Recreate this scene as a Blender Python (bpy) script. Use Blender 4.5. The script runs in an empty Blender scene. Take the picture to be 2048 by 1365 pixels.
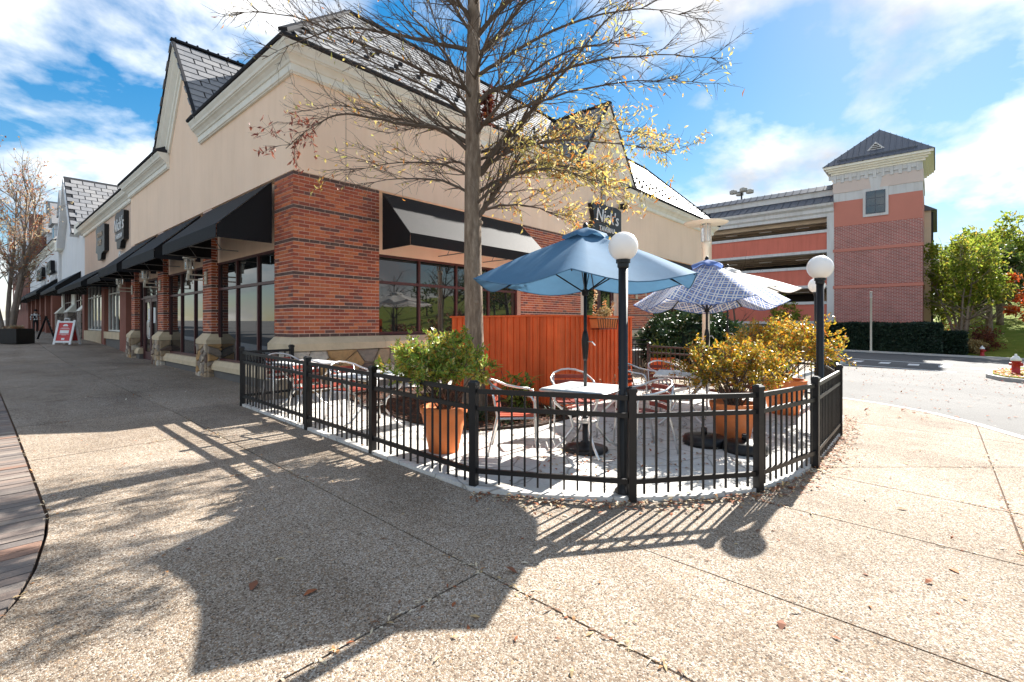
import bpy, math, random
from mathutils import Vector, Matrix, noise
R = random.Random(7)
rad = math.radians
sc = bpy.context.scene
COL = sc.collection

# ------------------------------------------------------------------ camera
cam_d = bpy.data.cameras.new('camera'); cam = bpy.data.objects.new('camera', cam_d); COL.objects.link(cam)
cam.location = (-3.94, -8.854, 1.485)
cam.rotation_euler = (rad(90), 0, -math.atan2(.7486, .663))
cam_d.sensor_width = 36; cam_d.lens = 962 / 2048 * 36; cam_d.shift_y = -35 / 2048
cam_d.clip_start = .05; cam_d.clip_end = 900
sc.camera = cam
# ------------------------------------------------------------------ world, sun, exposure
SUN_EL, SUN_AZ = rad(34.3), rad(0.9)           # azimuth measured from +X towards +Y
S = Vector((math.cos(SUN_EL)*math.cos(SUN_AZ), math.cos(SUN_EL)*math.sin(SUN_AZ), math.sin(SUN_EL)))
w = bpy.data.worlds.new('World'); sc.world = w; w.use_nodes = True
wn, wl = w.node_tree.nodes, w.node_tree.links
bg = wn['Background']; bg.inputs['Strength'].default_value = .15
sky = wn.new('ShaderNodeTexSky'); sky.sky_type = 'NISHITA'; sky.sun_disc = False
sky.sun_elevation = SUN_EL; sky.sun_rotation = rad(90) - SUN_AZ
sky.air_density = 1.0; sky.dust_density = .1; sky.ozone_density = 2.2
hs = wn.new('ShaderNodeHueSaturation'); hs.inputs['Saturation'].default_value = 1.6; hs.inputs['Value'].default_value = .36
def vm(op, a, b):
    n = wn.new('ShaderNodeVectorMath'); n.operation = op
    for i, v in enumerate((a, b)):
        if isinstance(v, tuple): n.inputs[i].default_value = v
        else: wl.new(v, n.inputs[i])
    return n.outputs[0]
soft = vm('DIVIDE', sky.outputs[0], vm('ADD', vm('MULTIPLY', sky.outputs[0], (.10,.10,.10)), (1,1,1)))   # soft shoulder, the same all round
wl.new(soft, hs.inputs['Color'])
tc = wn.new('ShaderNodeTexCoord'); sep = wn.new('ShaderNodeSeparateXYZ'); wl.new(tc.outputs['Generated'], sep.inputs[0])
def wmath(op, a, b=None, c=None):
    n = wn.new('ShaderNodeMath'); n.operation = op
    for i, v in enumerate((a, b, c)):
        if v is None: continue
        if isinstance(v, (int, float)): n.inputs[i].default_value = v
        else: wl.new(v, n.inputs[i])
    return n.outputs[0]
den = wmath('ADD', wmath('MAXIMUM', sep.outputs['Z'], 0.0), .34)
cb = wn.new('ShaderNodeCombineXYZ')
wl.new(wmath('DIVIDE', sep.outputs['X'], den), cb.inputs[0]); wl.new(wmath('DIVIDE', sep.outputs['Y'], den), cb.inputs[1])
cb.inputs[2].default_value = 8.2
nz = wn.new('ShaderNodeTexNoise'); nz.inputs['Scale'].default_value = 2.6; nz.inputs['Detail'].default_value = 9; nz.inputs['Roughness'].default_value = .54; nz.inputs['Distortion'].default_value = .12
wl.new(cb.outputs[0], nz.inputs['Vector'])
cr = wn.new('ShaderNodeValToRGB'); cr.color_ramp.elements[0].position = .445; cr.color_ramp.elements[0].color = (0, 0, 0, 1)
cr.color_ramp.elements[1].position = .63; cr.color_ramp.elements[1].color = (1, 1, 1, 1)
wl.new(nz.outputs['Fac'], cr.inputs[0])
nz2 = wn.new('ShaderNodeTexNoise'); nz2.inputs['Scale'].default_value = 2.4; nz2.inputs['Detail'].default_value = 6
wl.new(cb.outputs[0], nz2.inputs['Vector'])
cc = wn.new('ShaderNodeMix'); cc.data_type = 'RGBA'
cc.inputs['A'].default_value = (1.02, 1.06, 1.14, 1); cc.inputs['B'].default_value = (2.5, 2.42, 2.28, 1)
nr = wn.new('ShaderNodeMapRange'); nr.inputs[1].default_value = .38; nr.inputs[2].default_value = .62; wl.new(nz2.outputs['Fac'], nr.inputs[0]); wl.new(nr.outputs[0], cc.inputs['Factor'])
mx = wn.new('ShaderNodeMix'); mx.data_type = 'RGBA'
wl.new(cr.outputs[0], mx.inputs['Factor']); wl.new(hs.outputs[0], mx.inputs['A']); wl.new(cc.outputs['Result'], mx.inputs['B'])
wl.new(mx.outputs['Result'], bg.inputs['Color'])
sun_d = bpy.data.lights.new('sun', 'SUN'); sun_d.energy = 3.3; sun_d.angle = rad(.53); sun_d.color = (1, .955, .89)
sun = bpy.data.objects.new('sun', sun_d); COL.objects.link(sun); sun.location = (20, 0, 20)
sun.rotation_euler = (-S).to_track_quat('-Z', 'Y').to_euler()
sc.view_settings.view_transform = 'Standard'; sc.view_settings.look = 'None'
sc.view_settings.exposure = 2.3; sc.view_settings.gamma = 1; sc.view_settings.use_curve_mapping = False

# ------------------------------------------------------------------ helpers
def gz(u, v):
    return .15 + .025*min(v, 0) - .02*max(0, u-7) + .007*max(0, v) + .03*min(max(0, v-12), 10) + .001*max(0, v-22)

class MB:
    def __init__(s): s.v = []; s.f = []
    def quad(s, a, b, c, d):
        i = len(s.v); s.v += [tuple(a), tuple(b), tuple(c), tuple(d)]; s.f.append((i, i+1, i+2, i+3))
    def poly(s, pts):
        i = len(s.v); s.v += [tuple(p) for p in pts]; s.f.append(tuple(range(i, i+len(pts))))
    def box(s, x0, y0, z0, x1, y1, z1):
        i = len(s.v)
        s.v += [(x0,y0,z0),(x1,y0,z0),(x1,y1,z0),(x0,y1,z0),(x0,y0,z1),(x1,y0,z1),(x1,y1,z1),(x0,y1,z1)]
        for q in ((3,2,1,0),(4,5,6,7),(0,1,5,4),(1,2,6,5),(2,3,7,6),(3,0,4,7)): s.f.append(tuple(i+k for k in q))
        return s
    def bar(s, a, b, wd, ht, up=(0,0,1)):                 # box from a to b, width wd, height ht
        a, b = Vector(a), Vector(b); d = (b-a).normalized(); up = Vector(up)
        x = d.cross(up)
        if x.length < 1e-4: x = d.cross(Vector((1,0,0)))
        x.normalize(); y = x.cross(d).normalized(); i = len(s.v)
        for p in (a, b):
            for sx, sy in ((-1,-1),(1,-1),(1,1),(-1,1)): s.v.append(tuple(p + x*sx*wd/2 + y*sy*ht/2))
        for q in ((0,1,2,3),(7,6,5,4),(0,4,5,1),(1,5,6,2),(2,6,7,3),(3,7,4,0)): s.f.append(tuple(i+k for k in q))
        return s
    def tube(s, pts, rs, n=6, cap=True):
        pts = [Vector(p) for p in pts]
        if not isinstance(rs, (list, tuple)): rs = [rs]*len(pts)
        t = (pts[1]-pts[0]).normalized(); x = t.orthogonal().normalized(); i0 = len(s.v)
        for k, p in enumerate(pts):
            t = ((pts[k+1]-p) if k == 0 else (p-pts[k-1]) if k == len(pts)-1 else (pts[k+1]-pts[k-1]))
            if t.length < 1e-9: t = Vector((0,0,1))
            t.normalize(); x = x - t*x.dot(t)
            if x.length < 1e-5: x = t.orthogonal()
            x.normalize(); y = t.cross(x)
            for j in range(n):
                a = 2*math.pi*j/n; s.v.append(tuple(p + (x*math.cos(a)+y*math.sin(a))*rs[k]))
        for k in range(len(pts)-1):
            for j in range(n):
                a, b = i0+k*n+j, i0+k*n+(j+1) % n; s.f.append((a, b, b+n, a+n))
        if cap:
            s.f.append(tuple(i0+j for j in reversed(range(n)))); e = i0+(len(pts)-1)*n; s.f.append(tuple(e+j for j in range(n)))
        return s
    def lathe(s, prof, n=24, c=(0,0,0)):                   # profile [(r,z)]
        i0 = len(s.v)
        for r, z in prof:
            for j in range(n):
                a = 2*math.pi*j/n; s.v.append((c[0]+r*math.cos(a), c[1]+r*math.sin(a), c[2]+z))
        for k in range(len(prof)-1):
            for j in range(n):
                a, b = i0+k*n+j, i0+k*n+(j+1) % n; s.f.append((a, b, b+n, a+n))
        if prof[0][0] > 1e-4: s.f.append(tuple(i0+j for j in reversed(range(n))))
        if prof[-1][0] > 1e-4: e = i0+(len(prof)-1)*n; s.f.append(tuple(e+j for j in range(n)))
        return s
    def extrude(s, pts, d):                                # polygon pts extruded by vector d
        pts = [Vector(p) for p in pts]; d = Vector(d); n = len(pts); i = len(s.v)
        s.v += [tuple(p) for p in pts] + [tuple(p+d) for p in pts]
        s.f.append(tuple(i+k for k in range(n))); s.f.append(tuple(i+n+k for k in reversed(range(n))))
        for k in range(n): a, b = i+k, i+(k+1) % n; s.f.append((b, a, a+n, b+n))
        return s
    def mesh(s, name, mat, smooth=False, fix=True):
        me = bpy.data.meshes.new(name); me.from_pydata(s.v, [], s.f); 
        if mat:
            for m in (mat if isinstance(mat, (list, tuple)) else [mat]): me.materials.append(m)
        if smooth: me.shade_smooth()
        me.update()
        return me
    def build(s, name, mat, parent=None, smooth=False):
        return mkobj(name, s.mesh(name, mat, smooth), parent)

def mkobj(name, me, parent=None, loc=None, rot=None, world=True):
    o = bpy.data.objects.new(name, me); COL.objects.link(o)
    if loc is not None: o.location = loc
    if rot is not None: o.rotation_euler = rot
    if parent:
        o.parent = parent
        if world and parent.get('_w'): o.matrix_parent_inverse = Matrix.Translation(-parent_loc(parent))
    return o
def parent_loc(p):
    l = Vector((0,0,0))
    if p.type == 'EMPTY': l = p.location.copy()
    return l
def tag(o, label=None, cat=None, group=None, kind=None):
    if label: o['label'] = label
    if cat: o['category'] = cat
    if group: o['group'] = group
    if kind: o['kind'] = kind
    return o
def thing(name, label, cat, loc=(0,0,0), rz=0, group=None, world=False):   # world=True: children meshes are given in world coordinates
    o = bpy.data.objects.new(name, None); COL.objects.link(o); o.empty_display_size = .2
    o.location = loc; o.rotation_euler = (0, 0, rz); tag(o, label, cat, group)
    if world: o['_w'] = 1
    return o
KIDS = {}
def copy_tree(o, loc, rz=0, label=None, parent=None, scale=None):
    c = o.copy(); COL.objects.link(c)
    if parent is None:
        c.location = loc; c.rotation_euler = (0, 0, rz)
        if label: c['label'] = label
        if scale: c.scale = scale
    else: c.parent = parent
    for ch in list(o.children): copy_tree(ch, None, parent=c)
    return c

# ------------------------------------------------------------------ materials
def mat(name, col=(.5,.5,.5), rough=.7, metal=0, spec=.4):
    m = bpy.data.materials.new(name); m.use_nodes = True
    b = m.node_tree.nodes['Principled BSDF']
    b.inputs['Base Color'].default_value = (*col, 1); b.inputs['Roughness'].default_value = rough
    b.inputs['Metallic'].default_value = metal; b.inputs['Specular IOR Level'].default_value = spec
    return m
class NT:
    def __init__(s, m): s.m = m; s.n = m.node_tree.nodes; s.l = m.node_tree.links; s.b = s.n['Principled BSDF']
    def pos(s):
        g = s.n.new('ShaderNodeNewGeometry'); return g.outputs['Position']
    def obj(s):
        g = s.n.new('ShaderNodeTexCoord'); return g.outputs['Object']
    def noise(s, scale, detail=4, rough=.55, vec=None, dist=0):
        n = s.n.new('ShaderNodeTexNoise'); n.inputs['Scale'].default_value = scale; n.inputs['Detail'].default_value = detail
        n.inputs['Roughness'].default_value = rough; n.inputs['Distortion'].default_value = dist
        s.l.new(vec or s.pos(), n.inputs['Vector']); return n.outputs['Fac']
    def vor(s, scale, feature='F1', out='Distance', vec=None, rnd=1):
        n = s.n.new('ShaderNodeTexVoronoi'); n.feature = feature; n.inputs['Scale'].default_value = scale; n.inputs['Randomness'].default_value = rnd
        s.l.new(vec or s.pos(), n.inputs['Vector']); return n.outputs[out]
    def ramp(s, fac, stops, const=False):
        r = s.n.new('ShaderNodeValToRGB'); e = r.color_ramp.elements
        if const: r.color_ramp.interpolation = 'CONSTANT'
        while len(e) < len(stops): e.new(.5)
        for k, (p, c) in enumerate(stops): e[k].position = p; e[k].color = (*c, 1) if len(c) == 3 else c
        s.l.new(fac, r.inputs[0]); return r.outputs[0]
    def mix(s, fac, a, b, mode='MIX'):
        n = s.n.new('ShaderNodeMix'); n.data_type = 'RGBA'; n.blend_type = mode
        for k, v in (('Factor', fac), ('A', a), ('B', b)):
            if isinstance(v, (int, float)): n.inputs[k].default_value = v
            elif isinstance(v, tuple): n.inputs[k].default_value = (*v, 1) if len(v) == 3 else v
            else: s.l.new(v, n.inputs[k])
        return n.outputs['Result']
    def math(s, op, a, b=0):
        n = s.n.new('ShaderNodeMath'); n.operation = op
        for i, v in enumerate((a, b)):
            if isinstance(v, (int, float)): n.inputs[i].default_value = v
            else: s.l.new(v, n.inputs[i])
        return n.outputs[0]
    def sep(s, vec, ax):
        n = s.n.new('ShaderNodeSeparateXYZ'); s.l.new(vec, n.inputs[0]); return n.outputs[ax]
    def mapv(s, vec, scale=(1,1,1), rot=(0,0,0)):
        n = s.n.new('ShaderNodeMapping'); n.inputs['Scale'].default_value = scale; n.inputs['Rotation'].default_value = rot
        s.l.new(vec, n.inputs[0]); return n.outputs[0]
    def island(s):
        return s.n.new('ShaderNodeNewGeometry').outputs['Random Per Island']
    def orand(s):
        return s.n.new('ShaderNodeObjectInfo').outputs['Random']
    def col(s, c): s.l.new(c, s.b.inputs['Base Color']); return s
    def rgh(s, c): s.l.new(c, s.b.inputs['Roughness']); return s
    def bump(s, h, strength=.3, dist=.01):
        n = s.n.new('ShaderNodeBump'); n.inputs['Strength'].default_value = strength; n.inputs['Distance'].default_value = dist
        s.l.new(h, n.inputs['Height']); s.l.new(n.outputs[0], s.b.inputs['Normal']); return s
M = {}
def noisy(name, c, var=.12, scale=3, rough=.7, bump=0, bs=60, metal=0, spec=.4, fine=None):
    m = mat(name, c, rough, metal, spec); t = NT(m)
    lo = tuple(x*(1-var) for x in c); hi = tuple(min(1, x*(1+var)) for x in c)
    k = t.ramp(t.noise(scale, 6, .6), [(.3, lo), (.7, hi)])
    if fine: k = t.mix(fine, k, t.ramp(t.noise(bs, 3), [(.35, (.35,.35,.35)), (.65, (1,1,1))]), 'MULTIPLY')
    t.col(k)
    if bump: t.bump(t.noise(bs, 4), bump, .006)
    M[name] = m; return m
noisy('stucco', (.94,.70,.515), .04, .8, .9, .25, 180)
noisy('stucco_white', (.76,.76,.76), .04, .8, .9, .25, 180)
noisy('stucco_pink', (.74,.56,.44), .04, .8, .9, .25, 180)
noisy('trim', (.84,.81,.71), .04, 1.2, .6)
noisy('cast_stone', (.64,.51,.34), .12, 4, .85, .15, 90, fine=.15)
noisy('mortar', (.80,.58,.47), .1, 20, .9)
noisy('stone_mortar', (.36,.30,.23), .2, 8, .95, .3, 60)
noisy('base_grey', (.13,.12,.11), .12, 5, .8)
noisy('flash', (.035,.036,.04), .1, 4, .85, spec=.1)
noisy('frame', (.085,.028,.028), .1, 5, .45)
noisy('frame_white', (.66,.65,.60), .05, 5, .5)
noisy('awning', (.012,.012,.013), .15, 2, .7, .2, 400, spec=.2)
noisy('awning_frame', (.25,.25,.24), .1, 5, .5, metal=.6)
noisy('black_metal', (.008,.008,.009), .2, 8, .42, spec=.4)
noisy('concrete_white', (.62,.60,.56), .1, 1.5, .85, .2, 50)
noisy('garage_white', (.60,.60,.60), .05, .5, .8)
noisy('garage_red', (.60,.17,.12), .06, .4, .85)
noisy('garage_pink', (.52,.20,.15), .06, .4, .85)
noisy('pale_pink', (.62,.52,.47), .05, .5, .85)
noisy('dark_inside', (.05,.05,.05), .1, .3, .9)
noisy('deck_beam', (.42,.35,.27), .15, .4, .9)
noisy('metal_roof', (.085,.095,.12), .1, 1, .45, spec=.5)
noisy('wood_red', (.80,.135,.03), .14, 2, .65, .15, 25)
noisy('terracotta', (.78,.225,.065), .10, 4, .8, .1, 60)
noisy('aluminium', (.72,.72,.71), .04, 5, .28, metal=.9)
noisy('slat_red', (.27,.05,.032), .15, 6, .5)
noisy('slat_orange', (.46,.09,.045), .12, 6, .5)
noisy('soil', (.05,.03,.02), .3, 30, .95, .5, 80)
noisy('hydrant_red', (.42,.025,.025), .15, 8, .45)
noisy('paint_white', (.78,.78,.76), .05, 6, .5)
noisy('sign_red', (.55,.045,.045), .05, 4, .5)
noisy('skin', (.35,.2,.14), .05, 4, .6)
noisy('cloth_dark', (.015,.015,.018), .2, 8, .9)
noisy('cream_paint', (.66,.60,.49), .04, 5, .45)
noisy('far_brick', (.26,.10,.07), .15, 1.2, .85)
noisy('far_grey', (.33,.33,.31), .1, 1, .9)
noisy('far_cream', (.62,.50,.38), .06, 1, .9)
noisy('gutter', (.50,.49,.46), .12, 2, .9, .2, 60)
for nm, lo in (('stucco',.955),('stucco_pink',.94),('stucco_white',.95),('trim',.92),('garage_red',.9),('garage_white',.88),('concrete_white',.85)):
    t = NT(M[nm]); src = t.b.inputs['Base Color'].links[0].from_socket
    st = t.ramp(t.noise(2.2, 6, .65, vec=t.mapv(t.pos(), (1.6,1.6,.16))), [(.34,(lo,lo*.985,lo*.96)),(.55,(1,1,1))]); t.col(t.mix(1, src, st, 'MULTIPLY'))
t = NT(M['wood_red']); src = t.b.inputs['Base Color'].links[0].from_socket
c = t.mix(1, src, t.ramp(t.orand(), [(0,(.82,.80,.8)),(.5,(1,1,1)),(1,(1.1,1.14,1.2))]), 'MULTIPLY')
c = t.mix(.7, c, t.ramp(t.noise(9, 6, .7, vec=t.mapv(t.pos(), (3,3,.18))), [(.3,(.72,.68,.66)),(.6,(1.05,1.05,1.05)),(.8,(1.12,1.25,1.4))]), 'MULTIPLY'); t.col(c)
t = NT(M['terracotta']); src = t.b.inputs['Base Color'].links[0].from_socket
t.col(t.mix(t.ramp(t.noise(3.5, 6, .7), [(.5,(0,0,0)),(.75,(.38,.38,.38))]), src, (.60,.36,.24)))
# glass
m = mat('glass', (.012,.014,.015), .015, 0, .5); m.node_tree.nodes['Principled BSDF'].inputs['IOR'].default_value = 1.9
NT(m).bump(NT(m).noise(.5, 1), .015, .05); M['glass'] = m
m = mat('clear_glass', (.9,.92,.92), .05); b = m.node_tree.nodes['Principled BSDF']; b.inputs['Transmission Weight'].default_value = .85; M['clear_glass'] = m
m = mat('globe', (.82,.80,.77), .25); b = m.node_tree.nodes['Principled BSDF']; b.inputs['Subsurface Weight'].default_value = 1; b.inputs['Subsurface Radius'].default_value = (.3,.3,.3); b.inputs['Subsurface Scale'].default_value = .3
M['globe'] = m
# bricks
BR = [(0,(.50,.135,.06)),(.2,(.42,.10,.048)),(.4,(.34,.08,.044)),(.56,(.54,.16,.065)),(.72,(.28,.075,.045)),(.9,(.17,.075,.06)),(.95,(.46,.125,.05))]
for nm, isl in (('brick_piece', False), ('brick_field', True)):
    m = mat(nm, rough=.85); t = NT(m); r = t.island() if isl else t.orand()
    c = t.ramp(r, BR, True); c = t.mix(.45, c, t.ramp(t.noise(45, 4), [(.3,(.6,.6,.6)),(.7,(1.15,1.1,1.05))]), 'MULTIPLY')
    t.col(c).bump(t.noise(140, 4), .35, .004); M[nm] = m
m = mat('brick_dark', rough=.8); t = NT(m)
t.col(t.mix(.5, t.ramp(t.noise(9, 2), [(.3,(.085,.048,.040)),(.7,(.15,.085,.066))]), t.ramp(t.noise(60,4), [(.3,(.6,.6,.6)),(.7,(1.1,1.1,1.1))]), 'MULTIPLY')).bump(t.noise(140,4), .35, .004); M['brick_dark'] = m
# field stones
m = mat('stone', rough=.9); t = NT(m)
c = t.ramp(t.orand(), [(0,(.36,.27,.18)),(.2,(.48,.40,.31)),(.4,(.46,.28,.13)),(.55,(.28,.23,.19)),(.7,(.54,.49,.42)),(.86,(.16,.11,.09)),(.93,(.46,.34,.21))], True)
c = t.mix(.75, c, t.ramp(t.noise(9, 7, .7), [(.25,(.45,.42,.4)),(.5,(1,.97,.93)),(.75,(1.35,1.25,1.1))]), 'MULTIPLY')
t.col(c).bump(t.noise(30, 6, .65), .6, .02); M['stone'] = m
# exposed-aggregate concrete
m = mat('aggregate', rough=.9, spec=.25); t = NT(m); p = t.pos()
v1 = t.vor(118, out='Color', vec=p); g = t.sep(v1, 0)
c = t.ramp(g, [(0,(.22,.17,.125)),(.18,(.38,.335,.275)),(.4,(.455,.41,.355)),(.58,(.27,.205,.152)),(.7,(.58,.54,.48)),(.83,(.09,.07,.055)),(.93,(.43,.31,.20))], True)
ed = t.vor(118, 'DISTANCE_TO_EDGE', vec=p)
c = t.mix(t.ramp(ed, [(.02,(1,1,1)),(.12,(0,0,0))]), c, (.235,.195,.16))
st = t.noise(.55, 6, .62, vec=p, dist=.4)
c = t.mix(.8, c, t.ramp(st, [(.28,(.62,.57,.52)),(.45,(.9,.87,.83)),(.62,(1.08,1.06,1.04))]), 'MULTIPLY')
c = t.mix(.55, c, t.ramp(t.noise(6, 6, .7, vec=p), [(.3,(.80,.76,.70)),(.65,(1.06,1.05,1.04))]), 'MULTIPLY')
c = t.mix(.6, c, t.ramp(t.orand(), [(0,(.80,.79,.78)),(1,(1.1,1.08,1.05))]), 'MULTIPLY')
gum = t.ramp(t.vor(1.9, vec=p), [(.035,(.45,.43,.41)),(.055,(1,1,1))])
c = t.mix(.7, c, gum, 'MULTIPLY')
trk = t.ramp(t.noise(1.3, 5, .6, vec=t.mapv(p, (1,.35,1))), [(.38,(.78,.76,.74)),(.5,(1,1,1)),(.7,(1.04,1.04,1.03))]); c = t.mix(.8, c, trk, 'MULTIPLY')
t.col(c).bump(t.math('ADD', ed, t.math('MULTIPLY', g, .35)), .55, .008); M['aggregate'] = m
m = mat('joint_dirt', rough=1); t = NT(m); t.col(t.ramp(t.noise(14, 5), [(.35,(.05,.035,.025)),(.6,(.13,.065,.03)),(.75,(.20,.12,.05))])); M['joint_dirt'] = m
# patio: stamped pale concrete
m = mat('patio', rough=.9, spec=.25); t = NT(m); p = t.pos()
wv = t.n.new('ShaderNodeVectorMath'); wv.operation = 'ADD'
nn = t.n.new('ShaderNodeTexNoise'); nn.inputs['Scale'].default_value = 1.6; t.l.new(p, nn.inputs['Vector'])
sc_ = t.n.new('ShaderNodeVectorMath'); sc_.operation = 'SCALE'; sc_.inputs['Scale'].default_value = .35; t.l.new(nn.outputs['Color'], sc_.inputs[0])
t.l.new(p, wv.inputs[0]); t.l.new(sc_.outputs[0], wv.inputs[1])
ed = t.vor(2.1, 'DISTANCE_TO_EDGE', vec=wv.outputs[0]); ln = t.ramp(ed, [(.0,(0,0,0)),(.025,(1,1,1))])
c = t.ramp(t.noise(2.2, 7, .65), [(.3,(.52,.50,.46)),(.7,(.68,.66,.62))])
c = t.mix(.5, c, t.ramp(t.noise(40, 4), [(.3,(.75,.75,.75)),(.7,(1.1,1.1,1.1))]), 'MULTIPLY')
c = t.mix(ln, (.26,.24,.21), c); t.col(c).bump(t.math('ADD', ln, t.noise(40, 4)), .35, .008); M['patio'] = m
# asphalt
m = mat('asphalt', rough=.9, spec=.3); t = NT(m); p = t.pos()
c = t.ramp(t.noise(.35, 7, .6, dist=.5), [(.3,(.105,.102,.098)),(.7,(.15,.147,.14))])
c = t.mix(.75, c, t.ramp(t.noise(160, 3), [(.35,(.55,.55,.55)),(.7,(1.35,1.35,1.35))]), 'MULTIPLY')
t.col(c).bump(t.noise(160, 3), .4, .006); M['asphalt'] = m
# brick pavers
m = mat('paver', rough=.85); t = NT(m)
c = t.ramp(t.orand(), [(0,(.20,.17,.15)),(.25,(.26,.20,.165)),(.5,(.15,.13,.12)),(.75,(.30,.255,.215)),(1,(.235,.135,.095))])
c = t.mix(.7, c, t.ramp(t.noise(12, 7, .7, vec=t.mapv(t.pos(), (1,5,1))), [(.3,(.6,.58,.56)),(.7,(1.25,1.2,1.15))]), 'MULTIPLY')
t.col(c).bump(t.noise(70, 5), .5, .006); M['paver'] = m
# slates
for nm, isl in (('slate_piece', False), ('slate_field', True)):
    m = mat(nm, rough=.52, spec=.5); t = NT(m)
    c = t.ramp(t.island() if isl else t.orand(), [(0,(.17,.175,.185)),(.5,(.22,.22,.225)),(1,(.27,.265,.26))])
    c = t.mix(.5, c, t.ramp(t.noise(12, 5), [(.3,(.75,.75,.75)),(.7,(1.1,1.1,1.1))]), 'MULTIPLY'); t.col(c).bump(t.noise(50, 4), .3, .004); M[nm] = m
# bark
m = mat('bark', rough=.95, spec=.2); t = NT(m)
k = t.noise(14, 7, .7, vec=t.mapv(t.pos(), (1,1,.22)))
c = t.ramp(k, [(.3,(.10,.072,.05)),(.5,(.20,.15,.11)),(.72,(.36,.29,.22))])
t.col(c).bump(k, .7, .02); M['bark'] = m
noisy('bark_pale', (.24,.19,.15), .2, 6, .9, .3, 40)
noisy('twig', (.105,.078,.058), .25, 6, .9)
# leaves: colour by leaf, light passes through
def leafmat(name, stops, trans=.35, rough=.55):
    m = mat(name, rough=rough, spec=.35); t = NT(m)
    c = t.ramp(t.island(), stops, True)
    tr = t.n.new('ShaderNodeBsdfTranslucent'); mixs = t.n.new('ShaderNodeMixShader'); out = t.n['Material Output']
    mixs.inputs[0].default_value = trans; t.col(c); t.l.new(c, tr.inputs['Color'])
    t.l.new(t.b.outputs[0], mixs.inputs[1]); t.l.new(tr.outputs[0], mixs.inputs[2]); t.l.new(mixs.outputs[0], out.inputs[0]); M[name] = m
leafmat('leaf_oak', [(0,(.52,.42,.13)),(.25,(.58,.40,.10)),(.45,(.42,.40,.12)),(.62,(.62,.50,.22)),(.8,(.55,.24,.05)),(.92,(.40,.14,.035))], .5)
leafmat('leaf_oak_red', [(0,(.22,.055,.035)),(.4,(.30,.09,.05)),(.75,(.17,.045,.03))], .4)
leafmat('leaf_gold', [(0,(.46,.32,.03)),(.2,(.55,.33,.03)),(.4,(.27,.27,.04)),(.55,(.58,.27,.03)),(.72,(.15,.18,.03)),(.86,(.52,.15,.02)),(.93,(.62,.5,.2))], .45, .3)
leafmat('leaf_greengold', [(0,(.20,.32,.05)),(.3,(.32,.40,.07)),(.55,(.40,.34,.05)),(.72,(.46,.27,.05)),(.84,(.12,.20,.035)),(.92,(.55,.55,.22))], .45, .3)
leafmat('leaf_hedge', [(0,(.020,.045,.015)),(.4,(.030,.065,.022)),(.75,(.045,.085,.025)),(.93,(.08,.10,.03))], .15, .4)
leafmat('leaf_dark', [(0,(.018,.038,.022)),(.4,(.026,.052,.030)),(.8,(.016,.03,.02))], .1, .5)
leafmat('leaf_spring', [(0,(.20,.27,.03)),(.3,(.28,.33,.04)),(.55,(.12,.17,.025)),(.75,(.36,.36,.06)),(.92,(.38,.28,.04))], .6)
leafmat('leaf_green', [(0,(.055,.095,.02)),(.4,(.09,.14,.03)),(.75,(.14,.17,.035)),(.93,(.22,.18,.03))], .35)
leafmat('leaf_flame', [(0,(.50,.10,.02)),(.4,(.58,.16,.03)),(.75,(.42,.06,.02))], .5)
leafmat('leaf_wine', [(0,(.10,.025,.02)),(.5,(.18,.04,.025)),(.85,(.24,.09,.03))], .3)
leafmat('leaf_hosta', [(0,(.20,.26,.04)),(.45,(.32,.34,.07)),(.8,(.14,.20,.04))], .4)
leafmat('leaf_pale', [(0,(.46,.36,.20)),(.3,(.50,.40,.25)),(.55,(.46,.20,.07)),(.8,(.40,.13,.05))], .4)
leafmat('litter', [(0,(.62,.52,.36)),(.3,(.52,.38,.20)),(.5,(.40,.20,.08)),(.64,(.68,.60,.46)),(.8,(.30,.10,.04)),(.92,(.22,.12,.07))], .2, .8)
leafmat('litter_red', [(0,(.30,.10,.04)),(.4,(.22,.09,.05)),(.7,(.40,.17,.07)),(.9,(.5,.36,.2))], .1, .85)
leafmat('mulch', [(0,(.12,.045,.022)),(.4,(.18,.07,.035)),(.75,(.09,.035,.02)),(.93,(.26,.13,.07))], 0, .95)
leafmat('straw', [(0,(.42,.30,.13)),(.5,(.34,.22,.09)),(.85,(.50,.40,.2))], .3)
# fabrics
def fabric(name, c, trans=.3):
    m = mat(name, c, .8, spec=.25); t = NT(m)
    k = t.mix(.5, c, t.ramp(t.noise(5, 5), [(.3,(.82,.82,.82)),(.7,(1.12,1.12,1.12))]), 'MULTIPLY')
    t.col(k).bump(t.noise(500, 2), .12, .002)
    tr = t.n.new('ShaderNodeBsdfTranslucent'); ms = t.n.new('ShaderNodeMixShader'); ms.inputs[0].default_value = trans
    t.l.new(k, tr.inputs[0]); t.l.new(t.b.outputs[0], ms.inputs[1]); t.l.new(tr.outputs[0], ms.inputs[2]); t.l.new(ms.outputs[0], t.n['Material Output'].inputs[0]); M[name] = m
    return t, k, tr
fabric('canvas_blue', (.085,.195,.32), .25)
fabric('canvas_white', (.74,.73,.70), .3)
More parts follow.
